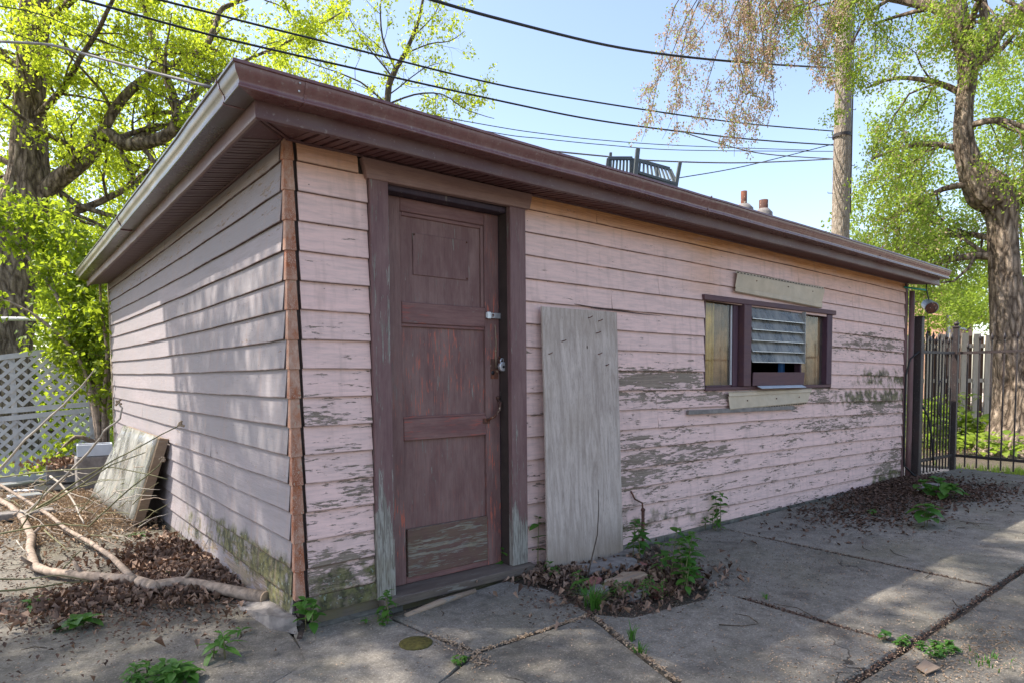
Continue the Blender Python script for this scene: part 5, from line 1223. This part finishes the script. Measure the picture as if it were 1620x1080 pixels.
# slender tree rising behind the roof
dS = 17.0
sb = at(606, 640, dS); sb.z = 0
trunkS = [(sb, .16), (at(604, 400, dS), .13), (at(612, 165, dS), .085), (at(622, 120, dS), .075), (at(640, 85, dS), .06), (at(660, 40, dS), .045), (at(672, -10, dS), .03)]
limbsS = [(T([(625, 110), (605, 60), (602, 10), (610, -30)], dS), .05, .02, None), (T([(640, 85), (680, 70), (710, 66), (735, 50)], dS), .035, .012, None), (T([(612, 165), (655, 150), (700, 150), (740, 175), (782, 188)], dS), .045, .012, None),
          (T([(612, 165), (570, 130), (520, 110), (470, 90)], dS), .05, .015, None), (T([(606, 200), (560, 180), (520, 165), (480, 150)], dS), .05, .015, None), (T([(622, 125), (570, 60), (545, 10)], dS), .04, .012, None), (T([(650, 60), (690, 20), (700, -20)], dS), .03, .01, None), (T([(614, 150), (670, 110), (700, 100)], dS), .03, .01, None)]
tree('slender_tree', 'slender open tree with sparse spring leaves above the roof', trunkS, limbsS, dict(dens=(3.2, 3.6, 3.8), len=(1.2, .6, .3), bias=(0, 0, .15), along=.7, start=.05), [('leaf_spring', .095, 4, .06, dict(droop=.3, up=.2))], 21, 'bark_thin', lim=.6)

# elm at the right
dR = 11.0
rb = at(1618, 705, dR); rb.z = -.1
trunkR = [(rb, .80), (at(1616, 665, dR), .46), (at(1607, 600, dR), .29), (at(1597, 520, dR), .25), (at(1590, 430, dR), .215), (at(1586, 360, dR), .215), (at(1580, 320, dR), .28), (at(1562, 300, dR), .31), (at(1535, 262, dR), .18), (at(1524, 225, dR), .14), (at(1526, 170, dR), .13), (at(1530, 110, dR), .14), (at(1520, 50, dR), .14), (at(1505, -40, dR), .12)]
wp = dict(droop=.55, bias=(0, 0, -.25), len=(1.3, .8, .45))
limbsR = [(T([(1530, 100), (1556, 92), (1578, 55), (1610, 20), (1660, -20)], dR), .13, .08, None), (T([(1575, 70), (1560, 30), (1546, -30)], dR), .09, .06, None),
          (T([(1525, 40), (1490, 18), (1440, 2), (1390, -8), (1330, -20), (1260, -40)], [11, 11.2, 11.5, 11.8, 12, 12.2]), .11, .05, None),
          (T([(1586, 405), (1550, 404), (1500, 412), (1450, 428)], [11, 11.2, 11.4, 11.6]), .09, .03, None),
          (T([(1528, 240), (1480, 228), (1430, 232), (1380, 252)], [11, 11.2, 11.4, 11.6]), .06, .02, None),
          (T([(1540, 290), (1490, 300), (1440, 330), (1390, 350)], [11, 11.2, 11.4, 11.6]), .06, .02, None),
          (T([(1530, 150), (1480, 130), (1420, 125), (1370, 140)], [11, 11.3, 11.6, 11.9]), .06, .02, None),
          (T([(1590, 330), (1620, 300), (1660, 250)], dR), .09, .04, None), (T([(1530, 200), (1580, 190), (1640, 210)], [11, 10.6, 10.3]), .06, .03, None),
          (T([(1594, 480), (1620, 440), (1660, 430)], dR), .05, .02, None), (T([(1586, 380), (1530, 370), (1470, 380), (1400, 400)], [11, 11.8, 12.6, 13.4]), .06, .02, None),
          (T([(1530, 60), (1560, -10), (1640, 30)], [11, 10.4, 10]), .06, .02, None)]
tree('elm_tree', 'old elm with burled trunk behind the iron fence', trunkR, limbsR, dict(dens=(2.8, 3.4, 4.0), len=(1.45, .8, .42), bias=(0, 0, -.12), along=.6, start=.12, droop=.16, leafy=1), [('leaf_elm', .060, 11, .085, dict(droop=.5, up=.3, aspect=.6)), ('leaf_seed', .042, 2, .06, dict(droop=.6))], 31)
# weeping elm boughs hanging into the picture, heavy with dry seeds
rg = np.random.default_rng(44)
wb = at(1262, -40, 12.0); limbsW = []
for i in range(27):
    x0 = 1110 + 235 * (i / 26) + rg.uniform(-12, 12); y0 = -50 + rg.uniform(-10, 25); d = 11.8 + rg.uniform(-.7, .8); ln_ = rg.uniform(110, 250) * (1.0 - .35 * (x0 > 1300)) ; lean = rg.uniform(-110, 40) if x0 < 1290 else rg.uniform(-60, 20)
    P = [at(x0 + lean * t ** .7, y0 + ln_ * t ** 1.2 + 35 * t, d) for t in (0, .3, .6, .85, 1.0)]; limbsW.append(([p + Vector(rg.normal(size=3)) * .09 for p in P], .010, .003, None))
limbsW.append((T([(1262, -40), (1210, -30), (1160, -40), (1110, -60)], [12, 11.8, 11.7, 11.6]), .05, .02, None))
tree('weeping_bough', 'drooping elm boughs covered in tan seeds before the utility pole', [(at(1330, -20, 12.3), .05), (wb, .045), (at(1200, -55, 11.8), .03)], limbsW, dict(dens=(4.2, 4.6), len=(.50, .24), bias=(0, 0, -.5), along=.6, start=.05, droop=.4, leafy=1, ratio=.35),
     [('leaf_seed', .050, 3, .038, dict(droop=.6)), ('leaf_elm', .045, 1, .05, dict(droop=.6))], 45, 'bark_thin', 'bough')

# lilac like bush at the back corner
def bush():
    rg = np.random.default_rng(8); base = Vector((-.16, 6.95, 0)); root = empty('leafy_bush', tuple(base), 'tall bright green bush at the back corner of the shed', 'bush'); o_ = -base
    st = MB(); lp = []; thin = MB()
    traces = [[(158, 735), (152, 680), (135, 600), (110, 520), (80, 440), (60, 370), (20, 320)], [(160, 735), (158, 660), (150, 560), (140, 480), (125, 400), (110, 340)], [(162, 735), (165, 640), (168, 560), (160, 480), (155, 420)],
              [(158, 735), (150, 640), (120, 560), (70, 510), (20, 480), (-20, 470)], [(160, 700), (172, 640), (182, 590), (190, 560)], [(157, 735), (140, 600), (90, 470), (40, 400), (0, 350), (-30, 330)],
              [(150, 700), (118, 690), (90, 720), (80, 742)], [(156, 735), (140, 560), (100, 420), (75, 340)], [(158, 735), (150, 560), (165, 480), (150, 460)], [(158, 700), (150, 520), (120, 430), (100, 360)], [(160, 700), (175, 560), (178, 500), (172, 470)]]
    for k, tr_ in enumerate(traces):
        dd = 8.75 + rg.uniform(-.1, .1); e_ = rg.uniform(-.9, .2)
        P = smooth_pts([at(a, b, dd + e_ * i / (len(tr_) - 1)) for i, (a, b) in enumerate(tr_)], 3, .02); P[0].z = max(0, P[0].z); n_ = len(P); st.tube([p + o_ for p in P], [.032 * (1 - .8 * i / (n_ - 1)) + .003 for i in range(n_)], 7, cap=False)
        grow(thin, thin, [p + o_ for p in P], .015, .004, 0, dict(dens=(7.0, 5.0), len=(.42, .20), bias=(0, 0, .25), along=.7, start=.3, leafy=1), rg, lp)
    st.build('stems', M['branch_bark'], root); tag(thin.build('twigs', M['bark_thin'], root), kind='stuff')
    lp = np.array([tuple(p) for p in lp]); W = lp + np.array(base)
    keep = ~((W[:, 0] > -.05) & (W[:, 1] < 6.5)); lp = lp[keep]
    dep = (lp + np.array(base) - np.array(CP)) @ np.array(CF); order = np.argsort(dep); front = order[:700]; pick = rg.choice(front, 290, replace=False)
    for i in pick: add_leaf(root, 'bush', tuple(lp[i] + rg.normal(0, .02, 3)), rg.uniform(0, 6.28), rg.uniform(-.8, .3), rg.uniform(.075, .125), rg.uniform(-.5, .5))
    rest = np.setdiff1d(np.arange(len(lp)), pick); C_ = np.repeat(lp[rest], 3, 0) + rg.normal(0, .06, (3 * len(rest), 3))
    tag(leaves('foliage', C_, .088, M['leaf_bush'], root, rg=rg, droop=.3, up=.5, aspect=.6), kind='stuff')
    return len(lp)
nB = bush()

# the trees and shrubs beyond, each its own crown
def blob_tree(name, label, base, h, centres, n_, size, mat, seed, r_=.16, cat='tree', group='trees beyond the yard'):
    rg = np.random.default_rng(seed); root = empty(name, tuple(base), label, cat, group); o_ = -Vector(base)
    m = MB(); top = Vector(centres[0][0]); b = Vector(base)
    m.tube([b + o_, b.lerp(top, .5) + o_ + Vector((.1, 0, 0)), top + o_], [r_, r_ * .7, r_ * .2], 8)
    for c, rad in centres: m.tube([b.lerp(top, .45) + o_, Vector(c) + o_], [r_ * .45, r_ * .1], 5)
    m.build('trunk', M['bark'], root); P = []
    w = np.array([rad[0] * rad[1] * rad[2] for c, rad in centres]) ** .67; w = w / w.sum()
    for (c, rad), q in zip(centres, w):
        k = max(8, int(n_ * q)); nc = max(6, k // 26); d = unit(rg.normal(size=(nc, 3))) * rg.uniform(.35, 1.0, (nc, 1)) ** .5; cc = np.array(c) + d * np.array(rad)
        P.append(np.repeat(cc, k // nc, 0) + rg.normal(0, .14 * max(1, rad[0] * .5), (nc * (k // nc), 3)))
    tag(leaves('foliage', np.vstack(P) + np.array(o_), size, M[mat], root, rg=rg, droop=.2, up=.4, aspect=.6), kind='stuff'); return root
def ctr(l): return [(tuple(at(a, b, d)), r) for a, b, d, r in l]
def gbase(px, d): q = at(px, 600, d); q.z = 0; return q
blob_tree('yard_tree', 'yellow green tree filling the gap left of the gutter', gbase(90, 17), 8, ctr([(80, 300, 17, (2.6, 1.5, 2.2)), (200, 340, 17, (2, 1.5, 1.6)), (120, 180, 18, (2.6, 1.5, 1.8)), (250, 240, 17.5, (2, 1.4, 1.5)), (20, 420, 16, (1.8, 1.2, 1.6)), (-40, 220, 17, (2.4, 1.5, 2.4))]), 19000, .12, 'leaf_spring', 51)
blob_tree('yard_tree', 'tall pale tree high at the upper left', gbase(250, 21), 10, ctr([(230, 90, 21, (3.0, 1.6, 1.8)), (380, 60, 21, (2.6, 1.5, 1.2)), (60, 60, 20, (3, 1.5, 1.8)), (430, 130, 21, (1.6, 1.2, .9)), (150, 10, 20, (3, 1.6, 1.5))]), 11000, .12, 'leaf_spring', 52)
blob_tree('yard_shrub', 'dense green shrubbery beyond the lattice', gbase(80, 15), 3, ctr([(20, 520, 15, (1.5, 1, 1.0)), (110, 500, 14.5, (1.3, 1, 1.2)), (170, 560, 14, (1.0, .8, 1.0)), (60, 620, 14, (1.3, .8, .55)), (150, 640, 14, (1.2, .8, .6)), (-40, 600, 14, (1.3, .8, .8))]), 15000, .10, 'leaf_bush', 53, .08, 'shrub', 'shrubs beyond the yard')
blob_tree('yard_tree', 'leafy tree behind the utility pole', gbase(1420, 19), 8, ctr([(1400, 350, 19, (1.8, 1.4, 1.6)), (1470, 300, 19, (1.8, 1.4, 1.6)), (1390, 430, 19, (1.4, 1, 1.0)), (1500, 420, 18, (1.6, 1, 1.0)), (1430, 200, 19, (1.4, 1, 1.2))]), 16000, .10, 'leaf_elm', 54)
blob_tree('yard_tree', 'green tree beyond the elm at the right edge', gbase(1640, 18), 8, ctr([(1640, 420, 18, (1.6, 1.4, 1.6)), (1600, 250, 19, (2.0, 1.4, 2.0)), (1560, 460, 17.5, (1.3, 1, .9)), (1640, 130, 18, (2, 1.4, 1.6)), (1520, 480, 17, (1.2, .8, .6))]), 20000, .10, 'leaf_elm', 55)
blob_tree('yard_tree', 'round crown showing above the wooden fence', gbase(1480, 15), 6, ctr([(1465, 470, 15, (.7, .8, .5)), (1500, 495, 14.5, (.9, .6, .35)), (1560, 490, 14.5, (.8, .6, .4)), (1450, 510, 15, (.7, .6, .3))]), 3000, .085, 'leaf_elm', 56, .06)
# ground plants behind the iron fence
rg = np.random.default_rng(61)
def clump(px, py, h, n_, label, kind='broad', size=.14, mat='leaf_far'):
    q = ground_at(px, py, 0); w = empty('ground_plant', (q.x, q.y, 0), label, 'plant', 'plants growing beyond the iron fence'); st = MB()
    for i in range(5): a = rg.uniform(0, 6.28); st.tube([(0, 0, 0), (math.cos(a) * .06, math.sin(a) * .06, h * .5), (math.cos(a) * .16, math.sin(a) * .16, h)], [.006, .005, .002], 4, cap=False)
    st.build('stem', M['twig_green'], w)
    for i in range(n_):
        a = rg.uniform(0, 6.28); r_ = rg.uniform(.02, .30); add_leaf(w, 'lawn', (math.cos(a) * r_, math.sin(a) * r_, rg.uniform(.04, h)), a, rg.uniform(-.3, .9), size * rg.uniform(.7, 1.3), rg.uniform(-.3, .3))
for i, (px, py, h, s) in enumerate(((1463, 706, .85, .16), (1486, 703, .75, .18), (1520, 704, .62, .24), (1545, 706, .55, .22), (1474, 697, .8, .15), (1500, 698, .95, .13), (1532, 697, .95, .14), (1570, 708, .45, .16), (1452, 698, .9, .14), (1590, 722, .35, .15), (1545, 718, .35, .15))):
    clump(px, py, h, 62, ['leafy plant just inside the gate leaf', 'broad leaved plant behind the latch', 'large leaved plant right of the fence corner post', 'big pale leaves in front of the elm roots', 'plant at the foot of the wooden fence behind the gate', 'tall plant against the wooden fence', 'upright plant between fence and elm', 'leafy sprout beside the elm roots', 'plant by the far end of the shed', 'low bright plant before the elm trunk', 'low bright plant before the elm roots'][i], size=s)
ga = MB(); V = []
def grass_field(name, label, fn, n_, h, mat):
    P = np.array([fn() for _ in range(n_)]); a = rng.uniform(0, 6.28, n_); hh = h * rng.uniform(.5, 1.2, n_); dx, dy = np.cos(a), np.sin(a); w = .006
    b0 = np.column_stack([P[:, 0] - dy * w, P[:, 1] + dx * w, np.full(n_, -.02)]); b1 = np.column_stack([P[:, 0] + dy * w, P[:, 1] - dx * w, np.full(n_, -.02)]); t = np.column_stack([P[:, 0] + dx * hh * .5, P[:, 1] + dy * hh * .5, hh])
    V = np.stack([b0, b1, t], 1).reshape(-1, 3); F = np.arange(n_ * 3).reshape(-1, 3); o = link(name, big_mesh(name, V, F, M[mat], np.repeat(rng.uniform(0, 1, n_), 3))); return tag(o, label, name.replace('_', ' '), None, 'stuff')
grass_field('lawn_grass', 'bright lawn grass beyond the lattice', box_f(-5, 3, 8.6, 17), 16000, .14, 'leaf_bush')
grass_field('path_grass', 'grass patches along the sunny path behind the gate', mixf(blob(12.6, .9, .9, .3), blob(11.3, 1.6, .9, .4), blob(9.35, -1.0, .12, .4), blob(13.2, .2, .7, .3)), 2600, .08, 'leaf_far')
scatter('path_litter', 'brown litter on the sunny dirt beyond the gate', mixf(blob(12.0, 1.0, .8, .4), blob(12.9, .2, .8, .4)), 1800, .05, M['leaf_dead'], z0=-.02, lift=.01)

# ------------------------------------------------------------------ iron fence and gate
def iron_bar(parent, x, y, z0, z1, fin=True):
    m = MB(); m.box(x - .008, x + .008, y - .008, y + .008, z0, z1 - .1)
    if fin:
        m.tube([(x, y, z1 - .1), (x, y, z1 - .06), (x, y, z1)], [.010, .018, .002], 6); m.box(x - .026, x + .026, y - .006, y + .006, z1 - .115, z1 - .100)
    return m.build('bar', M['iron'], parent)
P1, P2 = Vector((7.95, -.12, 0)), Vector((9.03, -.19, 0))
gate = empty('iron_gate', tuple(P1), 'closed black iron gate leaf hung beside the shed corner', 'gate')
fence = empty('iron_fence', tuple(P2), 'black iron fence with spear tops running from the corner post', 'fence')
m = MB(); m.box(7.90, 7.99, -.16, -.07, -.05, 2.02); m.box(7.895, 7.995, -.165, -.065, 2.02, 2.035); tag(bevel(m.build('gate_post', M['iron']), .006), 'rusty black gate post against the shed corner', 'post')
gd = (P2 - P1).normalized(); gl = (P2 - P1).length
def gbar(name, a, b, z, h, w, parent, off_):
    d = (b - a).normalized(); n2 = Vector((-d.y, d.x, 0)) * w / 2; m = MB()
    m.add([a + n2 + Vector((0, 0, z)), b + n2 + Vector((0, 0, z)), b - n2 + Vector((0, 0, z)), a - n2 + Vector((0, 0, z)), a + n2 + Vector((0, 0, z + h)), b + n2 + Vector((0, 0, z + h)), b - n2 + Vector((0, 0, z + h)), a - n2 + Vector((0, 0, z + h))],
          [(3, 2, 1, 0), (4, 5, 6, 7), (0, 1, 5, 4), (1, 2, 6, 5), (2, 3, 7, 6), (3, 0, 4, 7)]); m.v = [tuple(Vector(v) - off_) for v in m.v]; return m.build(name, M['iron'], parent)
gbar('rail', P1 + gd * .06, P2 - gd * .05, 1.575, .035, .03, gate, P1); gbar('rail', P1 + gd * .06, P2 - gd * .05, .18, .035, .03, gate, P1)
for k in range(10):
    q = gd * (.11 + k * .093); iron_bar(gate, q.x, q.y - .0, .03, 1.86 if k % 2 else 1.80)
m = MB(); c = gd * .55 + Vector((0, -.03, 0)); m.tube([c + Vector((-.05, 0, 1.15)), c + Vector((-.03, 0, 1.22)), c + Vector((.03, 0, 1.22)), c + Vector((.05, 0, 1.12)), c + Vector((.01, 0, .92)), c + Vector((-.02, 0, .80)), c + Vector((.03, 0, .74)), c + Vector((.05, 0, .80))], .010, 6)
m.build('latch_scroll', M['iron'], gate)
m = MB(); m.box(-.032, .032, -.032, .032, -.05, 1.93); m.box(-.040, .040, -.040, .040, 1.93, 1.955); bevel(m.build('post', M['iron'], fence), .004)
m = MB(); m.ball((0, 0, 1.985), .032, 10, 6); m.build('finial', M['iron'], fence)
E2 = Vector((8.80, -1.55, 0)); fd = (E2 - P2).normalized(); fd = (Vector(at(1620, 600, 8.15)).to_3d() - P2); fd.z = 0; fd.normalize()
endp = P2 + fd * 3.4
gbar('rail', P2 + fd * .04, endp, 1.575, .035, .03, fence, P2); gbar('rail', P2 + fd * .04, endp, .18, .035, .03, fence, P2)
for k in range(23):
    q = fd * (.15 + k * .142); iron_bar(fence, q.x, q.y, .05, 1.84 if k else 1.74)
q = fd * 3.43; m = MB(); m.box(q.x - .03, q.x + .03, q.y - .03, q.y + .03, -.05, 1.95); m.build('post', M['iron'], fence)
m = MB(); m.tube([P1 + Vector((.08, .0, .95)), P1 + Vector((.22, -.05, .75)), P1 + Vector((.36, -.05, .45)), P1 + Vector((.40, -.06, .12))], .012, 6); tag(m.build('black_hose', M['black']), 'black hose hanging through the gate bars', 'hose')
# wooden shadow board fence behind
wf = empty('wooden_fence', tuple(gbase(1440, 12.9)), 'weathered wooden board fence behind the iron gate', 'fence')
wa, wbp = gbase(1425, 13.0), gbase(1700, 13.4); wd = (wbp - wa); WL = wd.length; wd.normalize(); wn2 = Vector((-wd.y, wd.x, 0)); o_ = -Vector(wf.location)
def wbar(name, u0, u1, z0, z1, t0, t1, mat):
    m = MB(); c = [wa + wd * u + wn2 * t + Vector((0, 0, z)) + o_ for z in (z0, z1) for u, t in ((u0, t0), (u1, t0), (u1, t1), (u0, t1))]
    m.add(c, [(3, 2, 1, 0), (4, 5, 6, 7), (0, 1, 5, 4), (1, 2, 6, 5), (2, 3, 7, 6), (3, 0, 4, 7)]); return m.build(name, M[mat], wf, dict(peel=[.3] * 8, moss=[0] * 8))
u = 0.0; k = 0
while u < WL - .2:
    z1 = 2.12 + random.uniform(-.04, .03); wbar('picket', u, u + .150, .05, z1, 0, .02, 'fence_wood'); wbar('picket', u + .135, u + .275, .05, z1 - .05, .062, .080, 'fence_dark'); u += .262; k += 1
for z in (.35, 1.15, 1.85): wbar('rail', 0, WL, z, z + .08, .022, .060, 'fence_wood')

# utility pole
pp = gbase(1325, 15.0); pole = empty('utility_pole', tuple(pp), 'tall grey wooden utility pole behind the shed', 'pole')
m = MB(); m.tube([(0, 0, -.3), (0, 0, 4), (.02, 0, 8), (.03, 0, 13.5)], [.215, .195, .175, .145], 16); m.build('shaft', M['pole_wood'], pole)
for i in range(8):
    z = 3.6 + i * .62; s = -1 if i % 2 else 1; sd = CR * s; m = MB(); b_ = sd * .17; m.tube([b_ + Vector((0, 0, z)), b_ + sd * .13 + Vector((0, 0, z)), b_ + sd * .13 + Vector((0, 0, z + .03))], .008, 5); m.build('step_peg', M['iron'], pole)
for z in (6.7, 8.55, 9.9): m = MB(); m.tube([(0, 0, z), (0, 0, z + .07)], .205, 14, cap=False); m.build('metal_band', M['iron'], pole)
m = MB(); m.tube([(.10, -.17, 5.0), (.11, -.17, 8.0), (.10, -.16, 12)], .018, 5); m.build('ground_wire', M['grey_cable'], pole)
def wire(pts, dA, dB, r_, label, mat='black', name='overhead_cable'):
    xa, xb = pts[0][0], pts[-1][0]; P = [at(a, b, 1 / ((1 / dA) + (1 / dB - 1 / dA) * (a - xa) / (xb - xa))) for a, b in pts]
    m = MB(); m.tube(smooth_pts(P, 6, 0), r_, 5); return tag(m.build(name, M[mat]), label, 'cable', 'overhead cables')
wire([(560, -40), (690, 2), (800, 33), (960, 72), (1080, 90), (1200, 101), (1318, 108)], 7, 15, .020, 'thick topmost cable sagging to the pole from the top of the picture')
wire([(120, -32), (252, 0), (400, 38), (540, 73), (760, 128), (900, 155), (1080, 183), (1200, 198), (1320, 208)], 7, 15, .014, 'second cable from the top crossing above the roof')
wire([(10, -30), (130, 0), (330, 55), (540, 104), (800, 162), (940, 190), (1080, 209), (1200, 222), (1318, 230)], 7, 15, .015, 'third cable crossing close over the front gutter')
wire([(560, 160), (780, 200), (860, 212), (950, 222), (1080, 231), (1280, 238)], 16, 20, .011, 'thin cable passing far behind the roof')
wire([(560, 165), (780, 210), (860, 220), (960, 230), (1080, 238), (1320, 240)], 16, 20, .011, 'lower thin cable passing far behind the roof')
wire([(780, 228), (870, 239), (960, 248), (1040, 255), (1180, 258), (1320, 252)], 10, 15, .014, 'grey cable passing just above the roof chair', 'grey_cable')
wire([(1020, 290), (1080, 281), (1180, 263), (1320, 228)], 12, 15, .010, 'thin cable rising to the pole behind the chair')
wire([(1085, 211), (1140, 228), (1210, 244), (1320, 252)], 13.2, 15, .012, 'slanting drop cable forking off near the pole', 'grey_cable')
wire([(-40, 60), (0, 66), (75, 71), (130, 85), (230, 112), (332, 138)], 5, 4.2, .010, 'grey service cable running from the left to the gutter', 'grey_cable')
wire([(-40, 5), (60, 22), (150, 60), (250, 100), (345, 133)], 8, 9, .007, 'thin dark cable behind the maple limbs at the upper left')
wire([(-40, 40), (40, 60), (150, 105), (250, 150), (300, 170)], 8, 9, .006, 'lowest thin cable crossing the maple at the upper left')

# upturned resin chair on the roof
ch = empty('plastic_chair', tuple(at(1020, 330, 6.1)), 'dark slatted plastic chair lying upturned on the roof', 'chair'); o_ = -Vector(ch.location); dC = 6.1
def cp(px, py, d=dC): return at(px, py, d) + o_
def quadbar(name, a, b, w, t=.02, parent=ch):
    d = (b - a).normalized(); s1 = d.cross(CF).normalized() * w / 2; s2 = CF * t / 2; m = MB()
    m.add([a + s1 + s2, a - s1 + s2, a - s1 - s2, a + s1 - s2, b + s1 + s2, b - s1 + s2, b - s1 - s2, b + s1 - s2], [(0, 1, 2, 3), (7, 6, 5, 4), (0, 4, 5, 1), (1, 5, 6, 2), (2, 6, 7, 3), (3, 7, 4, 0)]); return bevel(m.build(name, M['chair_plastic'], parent), .004)
def slatted(name, TL, TR, BR, BL, n_, rim=.028):
    (a, b, c, d) = (cp(*TL), cp(*TR), cp(*BR), cp(*BL)); o = quadbar(name, a, b, rim * 1.3); quadbar('rim', d, c, rim, parent=o); quadbar('rim', a, d, rim, parent=o); quadbar('rim', b, c, rim, parent=o)
    for i in range(n_): t = (i + .7) / (n_ + .4); quadbar('slat', a.lerp(b, t), d.lerp(c, t), .020, .012, o)
slatted('backrest', (962, 251, 6.0), (1001, 251, 6.15), (1001, 300, 6.15), (956, 300, 6.0), 7)
slatted('seat', (1009, 254, 6.0), (1060, 268, 6.25), (1071, 292, 6.1), (1006, 272, 5.9), 9)
slatted('front_panel', (1007, 276, 5.92), (1070, 296, 6.1), (1066, 325, 6.1), (1004, 305, 5.92), 8)
quadbar('leg', cp(1009, 236, 5.9), cp(1001, 320, 5.9), .040, .035); quadbar('leg', cp(1076, 257, 6.1), cp(1064, 325, 6.1), .034, .03); quadbar('leg', cp(966, 242, 6.1), cp(964, 310, 6.1), .026, .03); quadbar('leg', cp(1040, 262, 6.5), cp(1040, 330, 6.5), .026, .03)

# pale brick house far beyond the fence
hb = gbase(1498, 24); hs_ = empty('brick_house', tuple(hb), 'pale brick house glimpsed through the leaves behind the fence', 'house')
m = MB(); m.box(-.9, 2.0, -.2, 4, 0, 4.3); m.build('wall', M['brick_wall'], hs_); m = MB(); m.prism([(-.5, 4.31), (4.3, 4.31), (1.9, 4.9)], -1.1, 2.2, 'x'); m.build('roof', M['roofing'], hs_)
m = MB(); m.box(-.8, -.6, -.26, -.201, .5, 4.2); m.build('drainpipe', M['white_paint'], hs_)
f_ = MB(); f_.box(.3, 1.3, -.24, -.201, 3.0, 4.4); fo = f_.build('window', M['white_paint'], hs_); f_ = MB(); f_.box(.38, 1.22, -.25, -.2405, 3.08, 4.32); f_.build('pane', M['dark'], fo)
# garden wall and neighbour's garage closing the view left behind the trees
print('leaf points', nL, nB, 'objects', len(bpy.data.objects))
q = ground_at(122, 772)
P_ = np.column_stack([rng.normal(q.x + .02, .20, 500), rng.normal(q.y + .15, .13, 500), rng.uniform(.25, .36, 500)])
tag(leaves('dead_leaves', P_, .06, M['leaf_pale'], None, curl=1.0), 'dry leaves heaped in the planter box', 'dead leaves', None, 'stuff')
